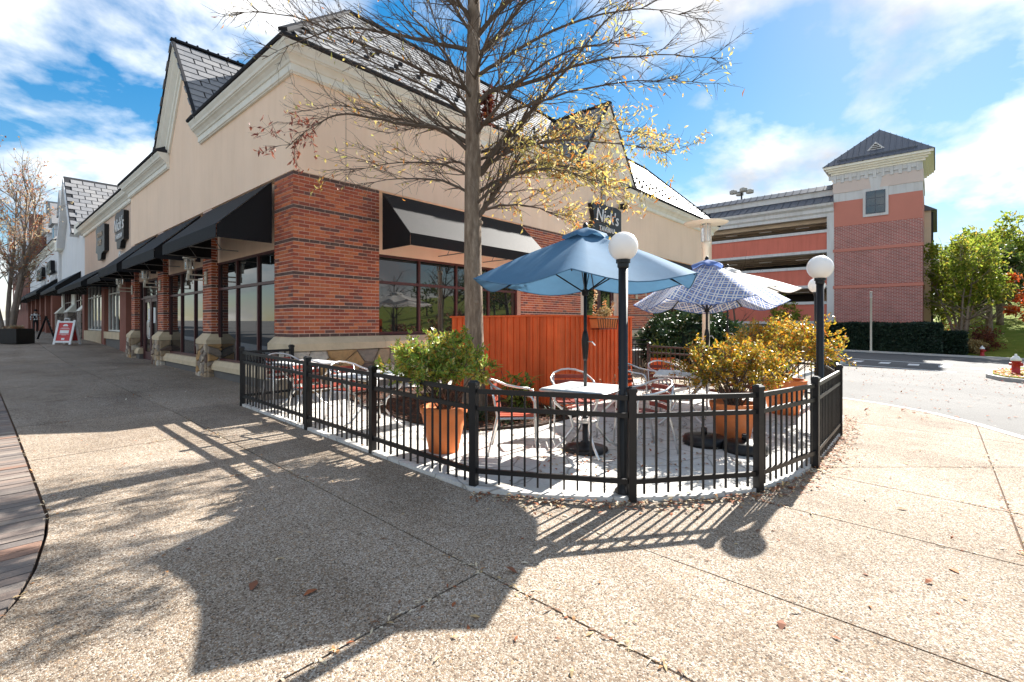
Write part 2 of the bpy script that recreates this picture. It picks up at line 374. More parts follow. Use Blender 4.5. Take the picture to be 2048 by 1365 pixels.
# printed lattice fabric (flat print): uses the UV map = metres on the cloth
t, k, tr = fabric('canvas_print', (.15,.24,.52), .3)
uv = t.n.new('ShaderNodeTexCoord').outputs['UV']
def grid(sc0, off, wd):
    a = t.math('FRACT', t.math('ADD', t.math('MULTIPLY', t.sep(uv, 0), sc0), off)); b_ = t.math('FRACT', t.math('ADD', t.math('MULTIPLY', t.sep(uv, 1), sc0), off))
    la = t.math('LESS_THAN', t.math('ABSOLUTE', t.math('SUBTRACT', a, .5)), wd); lb = t.math('LESS_THAN', t.math('ABSOLUTE', t.math('SUBTRACT', b_, .5)), wd)
    return t.math('MAXIMUM', la, lb), t.math('MULTIPLY', la, lb)
l1, _ = grid(7.5, .33, .065); l2, _ = grid(7.5, -.33, .065); _, dots = grid(7.5, 0, .13)
line = t.math('MAXIMUM', l1, l2)
c = t.mix(line, k, (.74,.74,.72)); c = t.mix(dots, c, (.42,.38,.36)); c = t.mix(line, c, (.74,.74,.72))
t.col(c); t.l.new(c, tr.inputs[0])
# garage tower brick (too small to tell apart)
m = mat('tower_brick', rough=.9); t = NT(m)
bt = t.n.new('ShaderNodeTexBrick'); bt.inputs['Scale'].default_value = 1; bt.inputs['Brick Width'].default_value = .33; bt.inputs['Row Height'].default_value = .11; bt.inputs['Mortar Size'].default_value = .014
bt.inputs['Color1'].default_value = (.40,.115,.09,1); bt.inputs['Color2'].default_value = (.29,.085,.07,1); bt.inputs['Mortar'].default_value = (.50,.41,.38,1)
cbn = t.n.new('ShaderNodeCombineXYZ'); pp = t.pos(); t.l.new(t.math('ADD', t.sep(pp,0), t.sep(pp,1)), cbn.inputs[0]); t.l.new(t.sep(pp,2), cbn.inputs[1]); t.l.new(cbn.outputs[0], bt.inputs['Vector'])
t.col(t.mix(.5, bt.outputs['Color'], t.ramp(t.noise(.9,5), [(.3,(.75,.75,.75)),(.7,(1.15,1.15,1.15))]), 'MULTIPLY')); M['tower_brick'] = m
m = mat('far_stone', rough=.95); t = NT(m); vc = t.vor(3.2, out='Color'); ve = t.vor(3.2, 'DISTANCE_TO_EDGE')
t.col(t.mix(t.ramp(ve, [(.02,(0,0,0)),(.07,(1,1,1))]), (.10,.09,.08), t.ramp(t.sep(vc,0), [(0,(.20,.16,.13)),(.4,(.33,.28,.24)),(.7,(.25,.2,.16)),(1,(.4,.36,.32))]))).bump(ve, .6, .05); M['far_stone'] = m
# lawn
m = mat('lawn', rough=1, spec=.1); t = NT(m)
c = t.ramp(t.noise(.8, 7, .65), [(.3,(.12,.16,.022)),(.5,(.18,.225,.03)),(.7,(.27,.255,.05))])
c = t.mix(.6, c, t.ramp(t.noise(22, 4), [(.3,(.6,.6,.6)),(.7,(1.25,1.25,1.25))]), 'MULTIPLY'); t.col(c).bump(t.noise(25, 4), .8, .05); M['lawn'] = m

# ------------------------------------------------------------------ ground, road, pavement
def sheet(name, us, vs, f, mt):
    mb = MB(); nu = len(us)
    for v in vs:
        for u in us: mb.v.append((u, v, f(u, v)))
    for j in range(len(vs)-1):
        for i in range(nu-1): a = j*nu+i; mb.f.append((a, a+1, a+nu+1, a+nu))
    o = mb.build(name, mt); tag(o, kind='structure'); return o
def hill(u, v):
    b = max(0, -(v+15))*.03 if u > 46 else 0
    return max(0, u-47)*.045*min(1, max(0, (-v-9)/6))
us = [-300,-150,-60,-20,-10,-4.45,-2,0,3.5,7,10,20,30,40,47,60,80,110,160,300,500]; vs = [-300,-150,-80,-40,-20,-12,-9,-6,-3,0,6,12,17,22,30,50,80,120,200,400]
road = sheet('road', us, vs, lambda u, v: gz(min(u, 60), v) - .10, M['asphalt'])
# painted marks on the road
def mark(u0, v0, u1, v1, wd):
    a = Vector((u0, v0, gz(u0, v0)-.09)); b_ = Vector((u1, v1, gz(u1, v1)-.09)); mb = MB(); mb.bar(a, b_, wd, .008)
    return mb.build('road_marking', M['paint_white'], road)
for k in range(6): v = -4.6 - k*1.12; mark(26.0, v, 27.6, v, .42)
mark(22.9, -5.6, 22.6, -9.4, .16)
mark(29.6, -4.0, 29.3, -9.4, .16)

PATIO = [(-.99,-.33),(-1.0,-5.80),(-.68,-6.36),(-.27,-6.87),(.23,-7.31),(.79,-7.63),(1.6,-7.82),(2.3,-7.86),(4.1,-7.86),(5.5,-7.70),(6.93,-7.3),(7.06,-5.9),(7.06,-3.4),(7.06,0.2),(0,0.2),(0,-.33)]
def poly_clip(poly, n, c, side):
    out = []; L = len(poly)
    for i in range(L):
        a, b = poly[i], poly[(i+1) % L]; da = (a[0]*n[0]+a[1]*n[1]-c)*side; db = (b[0]*n[0]+b[1]*n[1]-c)*side
        if da >= 0: out.append(a)
        if (da >= 0) != (db >= 0): t_ = da/(da-db); out.append((a[0]+(b[0]-a[0])*t_, a[1]+(b[1]-a[1])*t_))
    return out
def area(p): return .5*sum(p[i][0]*p[(i+1) % len(p)][1]-p[(i+1) % len(p)][0]*p[i][1] for i in range(len(p)))
def split(polys, n, c, cond=lambda u, v: True):
    out = []
    for p in polys:
        cu = sum(q[0] for q in p)/len(p); cv = sum(q[1] for q in p)/len(p)
        if not cond(cu, cv): out.append(p); continue
        for s_ in (1, -1):
            q = poly_clip(p, n, c, s_)
            if len(q) > 2 and abs(area(q)) > .01: out.append(q)
    return out
walk = thing('sidewalk', None, None, world=True); tag(walk, kind='structure')
# west walk beside the shopfronts, plaza round the patio, strip along the side wall
west = [[(-3.55,60),(-3.55,-3.9),(-.99,-3.9),(-.99,-.33),(0.02,-.33),(.4,.3),(.4,60)]]
for v in (48,40,32,26,22,17,12,9.6,7.2,4.8,2.4,0.0,-2.0): west = split(west, (0,1), v)
west = split(west, (1,0), -1.88, lambda u, v: v < 22)
plaza = [[(-3.55,-3.9),(-3.59,-4.3),(-3.68,-4.85),(-3.77,-5.2),(-3.9,-5.5),(-4.3,-5.95),(-5.2,-6.5),(-8,-7.0),(-8,-14),(2.4,-14),(2.9,-11.3),(4.2,-10.45),(5.56,-9.73),(6.5,-9.2),(7.17,-8.68),(7.7,-7.95),(7.95,-7.3),(7.7,-6.98),(6.5,-6.98),(5.5,-7.62),(4.1,-7.86),(2.3,-7.86),(1.6,-7.82),(.79,-7.63),(.23,-7.31),(-.27,-6.87),(-.68,-6.36),(-1.0,-5.8),(-.99,-3.9)]]
plaza = split(plaza, (1,0), -1.88)
plaza = split(plaza, (0,1), -6.78, lambda u, v: u < -1.88)
plaza = split(plaza, (1,0), -3.59, lambda u, v: u < -1.88 and v < -6.0)
plaza = split(plaza, (0,1), -9.3)
plaza = split(plaza, (1,0), -.93, lambda u, v: u > -1.88)
plaza = split(plaza, (1,-.0), .58, lambda u, v: u > -.93)
plaza = split(plaza, (1,-.02), 1.98, lambda u, v: u > .6)
plaza = split(plaza, (.707,.707), -4.12, lambda u, v: u > 2)
plaza = split(plaza, (1,0), 5.2, lambda u, v: u > 2)
east = [[(7.95,-7.3),(8.5,-6.4),(10,-5.75),(13,-5.5),(24,-5.4),(24,.3),(7.06,.3),(7.06,-5.9),(6.5,-6.98),(7.7,-6.98)]]
for u in (9.5,12,14.5,17,19.5,22): east = split(east, (1,0), u)
JOINTS = []
def inset(p, d):
    if area(p) < 0: p = p[::-1]
    n = len(p); out = []
    for i in range(n):
        a, b, c = Vector(p[i-1]), Vector(p[i]), Vector(p[(i+1) % n])
        e1 = (b-a); e2 = (c-b)
        if e1.length < 1e-6 or e2.length < 1e-6: out.append(tuple(b)); continue
        n1 = Vector((-e1.y, e1.x)).normalized(); n2 = Vector((-e2.y, e2.x)).normalized(); k = n1+n2
        k = k/max(.5, k.length_squared/2) if k.length > 1e-6 else n1
        out.append(tuple(b+k*d))
    return out
for p in west+plaza+east:
    q = inset(p, .007); mb = MB()
    top = [(x, y, gz(x, y)) for x, y in q]; bot = [(x, y, gz(x, y)-.2) for x, y in q]; n = len(q)
    mb.v += top+bot; mb.f.append(tuple(range(n)))
    for i in range(n): j = (i+1) % n; mb.f.append((i, i+n, j+n, j))
    mb.build('slab', M['aggregate'], walk)
    for i in range(len(p)): JOINTS.append((p[i], p[(i+1) % len(p)]))
mb = MB()
for p in west+plaza+east:
    q = p if area(p) > 0 else p[::-1]; mb.poly([(x, y, gz(x, y)-.012) for x, y in q])
tag(mb.build('joint_filling', M['joint_dirt'], walk), kind='stuff')
# flush kerb strip round the plaza corner
kp = [(2.4,-14),(2.9,-11.3),(4.2,-10.45),(5.56,-9.73),(6.5,-9.2),(7.17,-8.68),(7.7,-7.95),(7.95,-7.3),(8.5,-6.4),(10,-5.75),(13,-5.5),(24,-5.4)]
mb = MB()
for i in range(len(kp)-1):
    a, b = Vector(kp[i]), Vector(kp[i+1]); d = (b-a).normalized(); nrm = Vector((d.y, -d.x))
    z = lambda q: gz(q.x, q.y)
    a2, b2 = a+nrm*.15, b+nrm*.15
    mb.quad((*a, z(a)+.006), (*a2, z(a)+.003), (*b2, z(b)+.003), (*b, z(b)+.006)); mb.quad((*a2, z(a)+.003), (*a2, z(a)-.12), (*b2, z(b)-.12), (*b2, z(b)+.003))
tag(mb.build('kerb', M['gutter']), kind='structure')
# brick band by the street kerb
band = thing('brick_band', None, None, world=True); tag(band, kind='structure')
bmesh_ = {}
v = -5.75; k = 0
def band_edge(v):
    pts = [(-3.9,-3.56),(-4.3,-3.6),(-4.85,-3.69),(-5.2,-3.78),(-5.5,-3.91),(-5.95,-4.31)]
    if v > -3.9: return -3.56
    for (v0, u0), (v1, u1) in zip(pts, pts[1:]):
        if v >= v1: t_ = (v0-v)/(v0-v1); return u0+(u1-u0)*t_
    return -4.31
while v < 9:
    wdt = .098; e0, e1 = band_edge(v+.008), band_edge(v+wdt-.008)
    st = -(R.random()*.012)
    for ua, ub in ((-4.9, -4.45+st),(-4.437+st, None)):
        x0a = ua; xa, xb = (ub, ub) if ub else (e0-.003, e1-.003)
        if min(xa, xb) <= x0a+.03: continue
        mb = MB(); dz = R.uniform(-.004, .003)
        P = [(x0a, v+.004), (xa, v+.004), (xb, v+wdt-.004), (x0a, v+wdt-.004)]
        mb.extrude([(x, y, gz(x, y)+dz) for x, y in P], (0,0,-.07))
        mb.build('brick', M['paver'], band)
    v += wdt; k += 1
mb = MB(); mb.poly([(-4.95,-5.9,gz(-4.95,-5.9)-.014),(-4.3,-5.9,gz(0,-5.9)-.014),(-3.7,-4.9,gz(0,-4.9)-.014),(-3.55,-3.9,gz(0,-3.9)-.014),(-3.55,0,gz(0,0)-.014),(-4.95,0,gz(0,0)-.014)])
mb.poly([(-4.95,0,gz(0,0)-.014),(-3.55,0,gz(0,0)-.014),(-3.55,9.2,gz(0,9.2)-.014),(-4.95,9.2,gz(0,9.2)-.014)])
tag(mb.build('joint_sand', M['joint_dirt'], band), kind='stuff')
mb = MB(); mb.box(-5.1,-14,-.3,-4.952,-5.9,gz(0,-7)-.03)
for va, vb in ((-5.9,0),(0,9.3),(9.3,22),(22,60)): mb.extrude([(-5.1,va,gz(0,va)),(-4.952,va,gz(0,va)),(-4.952,vb,gz(0,vb)),(-5.1,vb,gz(0,vb))], (0,0,-.15))
for va, vb in ((9.2,22),(22,60)): mb.extrude([(-4.95,va,gz(0,va)-.004),(-3.56,va,gz(0,va)-.004),(-3.56,vb,gz(0,vb)-.004),(-4.95,vb,gz(0,vb)-.004)], (0,0,-.1))
tag(mb.build('street_kerb', M['gutter']), kind='structure')

# patio slab
mb = MB(); pz = lambda u, v: gz(u, v)+.035
pp_ = PATIO if area(PATIO) > 0 else PATIO[::-1]
n = len(pp_); mb.v += [(x, y, pz(x, y)) for x, y in pp_] + [(x, y, pz(x, y)-.2) for x, y in pp_]
mb.f.append(tuple(range(n)))
for i in range(n): j = (i+1) % n; mb.f.append((i, i+n, j+n, j))
tag(mb.build('patio', M['patio']), kind='structure')

# ------------------------------------------------------------------ corner restaurant building
L1, L2 = 13.3, 21.8                      # lengths of the street front (along v) and side front (along u)
ZB, ZC, ZE = 4.31, 6.06, 6.58            # brick top, frieze bottom, eave top
bld = thing('restaurant_building', 'beige stucco and brick corner restaurant with slate roof and two steep gables', 'building', (0,0,gz(0,0)), world=True)
def part(name, mb, mt, parent=bld, smooth=False, kind=None):
    o = mb.build(name, M[mt], parent, smooth)
    if kind: tag(o, kind=kind)
    return o
mb = MB(); mb.box(0,0,ZB,L2,L1,6.5)
GH, GA = 1.47, 8.62                       # gable half width of wall, apex of wall
GV, GU = 6.72, 10.9
mb.extrude([(0.001,GV-GH-.02,6.4),(0.001,GV+GH+.02,6.4),(0.001,GV,GA)], (.5,0,0))
mb.extrude([(GU-GH-.02,0.001,6.4),(GU,0.001,GA),(GU+GH+.02,0.001,6.4)], (0,.5,0))
part('wall', mb, 'stucco')
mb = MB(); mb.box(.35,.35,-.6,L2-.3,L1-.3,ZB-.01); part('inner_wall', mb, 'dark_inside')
# header walls over the openings (behind the awnings)
mb = MB(); mb.box(.14,.8,2.98,.34,L1-.4,ZB-.004); mb.box(1.8,.14,2.98,L2-.4,.34,ZB-.004); part('header', mb, 'stucco')
# thin control joint in the side wall
mb = MB(); mb.box(1.05,-.003,ZB,1.058,0,ZC); part('control_joint', mb, 'base_grey')
# cornice: profile swept along paths (out, z)
PROF = [(0,ZC),(.05,ZC),(.05,ZC+.02),(.075,ZC+.03),(.075,ZC+.16),(.10,ZC+.17),(.12,ZC+.21),(.17,ZC+.26),(.21,ZC+.28),(.21,ZC+.30),(.235,ZC+.31),(.25,ZC+.36),(.29,ZC+.42),(.30,ZC+.45),(.0,ZC+.46)]
CAPP = [(0,ZE-.055),(.325,ZE-.055),(.34,ZE-.03),(.34,ZE),(0,ZE+.03)]
def sweep(name, path, mt, prof, dz=0, parent=bld):   # path: [(point, outward normal incl. mitre)]
    mb = MB(); n = len(prof)
    for p, o in path:
        for a, z in prof: mb.v.append((p[0]+o[0]*a, p[1]+o[1]*a, z+dz))
    for k in range(len(path)-1):
        for j in range(n):
            a, b = k*n+j, k*n+(j+1) % n; mb.f.append((a, a+n, b+n, b))
    mb.f.append(tuple(range(n))); mb.f.append(tuple((len(path)-1)*n+j for j in reversed(range(n))))
    return part(name, mb, mt, parent)
for nm, mt, pr in (('cornice','trim',PROF), ('eave_cap','flash',CAPP)):
    sweep(nm, [((0,GV-GH),(-1,0)), ((0,0),(-1,-1)), ((GU-GH,0),(0,-1))], mt, pr)
    sweep(nm, [((0,L1),(-1,1)), ((0,GV+GH),(-1,0))], mt, pr)
    sweep(nm, [((GU+GH,0),(0,-1)), ((L2,0),(1,-1)), ((L2,4),(1,0))], mt, pr)
    sweep(nm, [((3,L1),(0,1)), ((0,L1),(-1,1))], mt, pr)
# little hipped caps on the cornice ends beside the gables
for c0, s_ in ((GV-GH, 1), (GV+GH, -1)):
    mb = MB(); a = c0; e = c0 - s_*.42
    mb.v += [(-.34,a,ZE),(0,a,ZE),(0,e,ZE+.02),(-.34,e,ZE+.02),(0,a-s_*.1,ZE+.2),(0,e,ZE+.2)]; mb.f += [(0,1,4),(0,4,5,3),(1,2,5,4),(2,3,5)]
    part('return_cap', mb, 'flash')
# steep gables with moulded rake boards
EA = 9.14
def gable(axis):
    c0 = GV if axis == 0 else GU
    def P(along, out, z): return (-out, c0+along, z) if axis == 0 else (c0+along, -out, z)
    hw = GH+.50; zb = 6.5
    for s_ in (1, -1):
        mb = MB()
        prof = [(0.0,0.0),(.05,0.0),(.05,.14),(.09,.16),(.09,.26),(.17,.33),(.2,.36),(.2,.40),(.27,.46),(.27,.50),(0,.50)]   # (out, in from the roof edge)
        n = len(prof); sl = (EA-zb)/hw; nx = 1/math.hypot(1, 1/sl)                        # horizontal inset scale
        for end in (0, 1):
            for o_, w_ in prof:
                inn = (.50-w_)/nx if False else (.50-w_)
                half = hw-inn*1.12
                if end == 0: mb.v.append(P(s_*half, o_, zb))
                else: mb.v.append(P(0, o_, EA-inn*1.12*sl))
        for j in range(n):
            b = (j+1) % n; mb.f.append((j, b, b+n, j+n) if s_ > 0 else (j, j+n, b+n, b))
        part('rake_board', mb, 'trim')
        mb = MB(); a = P(s_*(hw+.03), .30, zb-.02); b = P(0, .30, EA+.04); d = (0.07,0,0) if axis == 0 else (0,.07,0)
        q = [a, b, P(0,.30,EA+.09), P(s_*(hw+.06), .30, zb+.02)]; mb.extrude(q, d); part('rake_cap', mb, 'flash')
gable(0); gable(1)
# slate roofs
def slate_mesh(wd, ln): return MB().box(-wd/2, 0, 0, wd/2, ln, .024).mesh('slate', M['slate_piece'])
SW, SL = .46, .25
def roof_plane(org, along, up, length, rise_len, clip, limit, parent, rows_name='slate', keep=None):
    """slates laid in courses; 'clip' says whether (a along, s up-slope) is on the plane"""
    along = Vector(along).normalized(); up = Vector(up).normalized(); nrm = along.cross(up)
    if nrm.z < 0: nrm = -nrm
    rot = Matrix((along, up, along.cross(up))).transposed()
    if along.cross(up).z < 0: along = -along; org = Vector(org)-along*length; rot = Matrix((along, up, along.cross(up))).transposed()
    org = Vector(org); me = slate_mesh(SW-.036, SL+.03); tilt = Matrix.Rotation(rad(-3.5), 3, 'X')
    cells = []
    for r in range(int(rise_len/SL)+1):
        off = (r % 2)*SW/2
        for c in range(int(length/SW)+2):
            a = c*SW-off; s_ = r*SL
            if clip(a if True else 0, s_): cells.append((a, s_))
    cells = [(org+along*a+up*(s_-.02)+along.cross(up)*.02, a, s_) for a, s_ in cells]
    cl = Vector(cam.location); cells.sort(key=lambda q: (q[0]-cl).length)
    for p, a, s_ in cells[:limit]:
        o = mkobj('slate', me, parent, world=False); pass
        o.matrix_local = Matrix.Translation(p) @ (rot @ tilt).to_4x4()
    mb = MB()
    for p, a, s_ in cells[limit:]:
        m4 = Matrix.Translation(p) @ (rot @ tilt).to_4x4(); i = len(mb.v); w_, l_ = (SW-.036)/2, SL+.03
        for x, y, z in ((-w_,0,0),(w_,0,0),(w_,0,.024),(-w_,0,.024),(w_,l_,.024),(-w_,l_,.024)): mb.v.append(tuple(m4 @ Vector((x,y,z))))
        mb.f += [(i,i+1,i+2,i+3),(i+3,i+2,i+4,i+5)]
    return mb
BO = Vector(bld.location)
# main hipped roof body
RK, RZ = 2.5, 9.44; e = -.30; zr = ZE-.0
mb = MB()
A = [(e,e,zr),(L2-e,e,zr),(L2-e,L1-e,zr),(e,L1-e,zr)]; B = [(RK,RK,RZ),(L2-RK,RK,RZ),(L2-RK,L1-RK,RZ),(RK,L1-RK,RZ)]
for i in (1, 2): j = (i+1) % 4; mb.quad(A[i], A[j], B[j], B[i])
gq = GH+.45
mb.quad(A[0],(GU-gq,e,zr),(GU-gq,RK,RZ),B[0]); mb.quad((GU+gq,e,zr),A[1],B[1],(GU+gq,RK,RZ)); mb.quad((GU-gq,2.1,9.0),(GU+gq,2.1,9.0),(GU+gq,RK,RZ),(GU-gq,RK,RZ))
mb.quad((e,GV-gq,zr),A[0],B[0],(RK,GV-gq,RZ)); mb.quad(A[3],(e,GV+gq,zr),(RK,GV+gq,RZ),B[3]); mb.quad((2.1,GV+gq,9.0),(2.1,GV-gq,9.0),(RK,GV-gq,RZ),(RK,GV+gq,RZ))
mb.poly(B); roof = part('roof', mb, 'flash')
roof['_w'] = 0
sl_len = math.hypot(RK-e, RZ-zr); upv = (0, (RK-e)/sl_len, (RZ-zr)/sl_len)
hz = (RK-e)/sl_len
gs = (EA-6.5)/(GH+.5)
def clip_main(a, s_):
    u = e+a; vv = e+s_*hz; z = zr+s_*upv[2]
    if u < e+s_*hz+.12 or u > L2-e-s_*hz-.12 or s_ > sl_len-.2: return False
    return abs(u-GU) > max(0, (EA-z)/gs)+.1
stuff = roof_plane((e,e,zr), (1,0,0), upv, L2-2*e, sl_len, clip_main, 250, roof)
tag(stuff.build('far_slates', M['slate_field'], bld), kind='stuff')
# hip and ridge caps
mb = MB()
for a, b in (((e-.02,e-.02,zr+.03),(RK,RK,RZ+.05)), ((L2-e,e,zr+.03),(L2-RK,RK,RZ+.05)), ((RK,RK,RZ+.05),(L2-RK,RK,RZ+.05)), ((RK,RK,RZ+.05),(RK,L1-RK,RZ+.05))): mb.bar(a, b, .16, .06)
part('ridge_cap', mb, 'flash', roof)
# snow guards on the side slope
mb = MB()
for r in range(3):
    for k in range(34):
        u = 1.5+k*.62+(r % 2)*.31; s_ = .45+r*.4; p = Vector((u, e+s_*hz-.03, zr+s_*upv[2]+.06)); mb.box(p.x-.05,p.y-.02,p.z-.03,p.x+.05,p.y+.02,p.z+.05)
part('snow_guard', mb, 'flash', roof, kind='stuff')
# cross gable roofs: the flank we see of each
for ax, c0 in ((0, GV), (1, GU)):
    hw = GH+.5; sl2 = math.hypot(hw, EA-6.5); depth = 2.6
    for s_ in (1, -1):
        mb = MB()
        def P(al, o_, z): return (o_, c0+al, z) if ax == 0 else (c0+al, o_, z)
        mb.extrude([P(s_*hw,-.28,6.5), P(0,-.28,EA), P(0,depth,EA), P(s_*hw,depth*.2-.1,6.5)], (0,0,-.04)); o = part('gable_roof', mb, 'flash')
        o['_w'] = 0
        # slates
        al = (1,0,0) if ax == 0 else (0,1,0); upx = -s_*hw/sl2; upv2 = (0,upx,(EA-6.5)/sl2) if ax == 0 else (upx,0,(EA-6.5)/sl2)
        org = P(s_*hw,-.29,6.5)
        def clip_g(a, q, sl2=sl2, s_=s_, ax=ax):
            z = 6.5+q*(EA-6.5)/sl2; back = (z-zr)/1.07-.2
            return q < sl2-.15 and a-.29 < back+.25 and a > .1
        vis = (ax == 0 and s_ == -1) or ax == 1
        al_v = Vector(al); uv_ = Vector(upv2); x_ = al_v; y_ = uv_; n_ = x_.cross(y_); flip = n_.z < 0
        me = slate_mesh(SW-.036, SL+.03); mbf = MB()
        meh = slate_mesh(.17, SL+.03)
        for r in range(int(sl2/SL)+1):
            for c in range(9):
                a = c*SW-(r % 2)*SW/2+.18; q = r*SL; half = r % 2 and c == 0
                if half: a = .115
                if not clip_g(a, q): continue
                xx = -x_ if flip else x_; nn_ = xx.cross(y_); p = Vector(org)+x_*a+y_*(q-.02)+nn_*.02
                rot = Matrix((xx, y_, nn_)).transposed() @ Matrix.Rotation(rad(-3.5), 3, 'X')
                ob = mkobj('slate', meh if half else me, o, world=False); ob.matrix_local = Matrix.Translation(p) @ rot.to_4x4()
    mb = MB()
    mb.bar(P(0,-.32,EA+.06), P(0,depth,EA+.06), .16, .05)
    for k in range(11): q = -.2+k*.26; a = P(0,q,EA+.05); mb.box(a[0]-.02,a[1]-.02,a[2],a[0]+.02,a[1]+.02,a[2]+.10)
    part('gable_ridge', mb, 'flash')

# --- brickwork
BW, BH = .2032, .0677
brick_me = MB().box(-BW/2+.0065, -.006, -BH/2+.0065, BW/2-.0065, .006, BH/2-.0065).mesh('brick', M['brick_piece'])
brick_dk = MB().box(-BW/2+.0065, -.005, -BH/2+.0065, BW/2-.0065, .005, BH/2-.0065).mesh('brick', M['brick_dark'])
def brick_face(parent, p0, d, n, width, z0, z1, nobj, half0=True, dark_every=9):
    """bricks on a wall face: p0 start corner, d direction, n outward normal"""
    d = Vector((*d,0)); n = Vector((*n,0)); rot = math.atan2(d.y, d.x); cells = []
    rows = int(round((z1-z0)/BH)); bh = (z1-z0)/rows
    for r in range(rows):
        z = z0+(r+.5)*bh; dark = (rows-1-r) % dark_every == 0 or r == 0
        x = -BW/2 if (r % 2 == 0) == half0 else 0.0
        while x < width-.02:
            a, b = max(0, x), min(width, x+BW)
            if b-a > .03: cells.append((a, b, z, dark))
            x += BW
    cells.sort(key=lambda c: (c[0] > 1.45, 0))
    mf, md = MB(), MB(); made = 0
    for a, b, z, dark in cells:
        full = abs((b-a)-BW) < .002 and a > .01
        c = Vector((p0[0], p0[1], 0))+d*(a+b)/2+n*.0
        if made < nobj and full:
            o = mkobj('brick', brick_dk if dark else brick_me, parent, world=False)
            o.location = Vector((c.x, c.y, z)); o.rotation_euler = (0,0,rot + (0 if (Vector((-d.y, d.x, 0))-n).length > 1 else math.pi)); made += 1
        else:
            mb = md if dark else mf; pr = .005 if dark else .006
            q = Vector((p0[0], p0[1], 0)); i = len(mb.v)
            lo = q+d*((a+.0065) if a > .01 else -.006); hi = q+d*(b-.0065)
            for p in (lo+n*0, hi+n*0, hi+n*pr, lo+n*pr):
                mb.v.append((p.x,p.y,z-BH/2+.0065)); mb.v.append((p.x,p.y,z+BH/2-.0065))
            for f in ((4,5,7,6)[::-1],(1,3,5,7),(6,4,2,0),(0,1,7,6),(4,5,3,2)): mb.f.append(tuple(i+k for k in f))
    for mb, mt, nm in ((mf,'brick_field','brickwork'),(md,'brick_dark','dark_brickwork')):
        if mb.f: tag(mb.build(nm, M[mt], bld), kind='stuff')
ZS = 1.226                                  # top of the cast stone course
def pier_core(u0,v0,u1,v1,z0,z1,name='pier'):
    o = MB().box(u0,v0,z0,u1,v1,z1).build(name, M['mortar'], bld); return o
pc = pier_core(.016,.016,1.825,.82,ZS-.02,ZB-.004,'corner_pier')
brick_face(pc, (0.012,.012), (1,0), (0,-1), 1.815, ZS, ZB-.006, 300, True)
brick_face(pc, (0.012,.82), (0,-1), (-1,0), .81, ZS, ZB-.006, 0, True)
PIERS = [(4.5,5.15),(8.9,9.55),(12.75,13.28)]
for a, b in PIERS:
    pc = pier_core(.012,a,.5,b,1.2,ZB-.004)
    brick_face(pc, (.012,b), (0,-1), (-1,0), b-a, 1.22, ZB-.03, 0)
    brick_face(pc, (.012,a), (1,0), (0,-1), .45, 1.22, ZB-.03, 0, False)
for a, b in ((6.45,9.5),(12.2,14.9),(19.7,L2-.01)):
    pc = pier_core(a,.012,b,.5,ZS-.02,ZB-.004); brick_face(pc, (a,.012), (1,0), (0,-1), b-a, ZS, ZB-.006, 0)
# cast stone sloped courses
def sill(u0,v0,u1,v1,zt,zb,out,side):      # wedge: flush at top, proud at the bottom
    mb = MB()
    if side == 'v': pr = [(0,zt),(-out,zt-.11),(-out,zb),(.25,zb),(.25,zt)]; mb.extrude([(u0, v0+a, z) for a, z in pr], (u1-u0,0,0))
    else: pr = [(0,zt),(-out,zt-.11),(-out,zb),(.25,zb),(.25,zt)]; mb.extrude([(u0+a, v0, z) for a, z in pr], (0,v1-v0,0))
    return part('cast_stone_course', mb, 'cast_stone')
def mitre_sill():
    mb = MB(); pr = [(0,ZS),(.12,ZS-.12),(.12,.975),(-.2,.975),(-.2,ZS)]; n = 5
    for p, o in (((0,.83),(-1,0)), ((0,0),(-1,-1)), ((1.9,0),(0,-1))):
        for a, z in pr: mb.v.append((p[0]+o[0]*a, p[1]+o[1]*a, z))
    for k in range(2):
        for j in range(n): a, b = k*n+j, k*n+(j+1) % n; mb.f.append((a, a+n, b+n, b))
    mb.f += [tuple(range(n)), tuple(10+j for j in reversed(range(n)))]
    part('cast_stone_course', mb, 'cast_stone')
mitre_sill()
for a, b in ((1.906,4.2),(4.206,6.5),(6.506,9.5),(12.2,14.9),(14.906,19.7),(19.706,L2)): sill(a,0,b,0,ZS,.975,.12,'v')
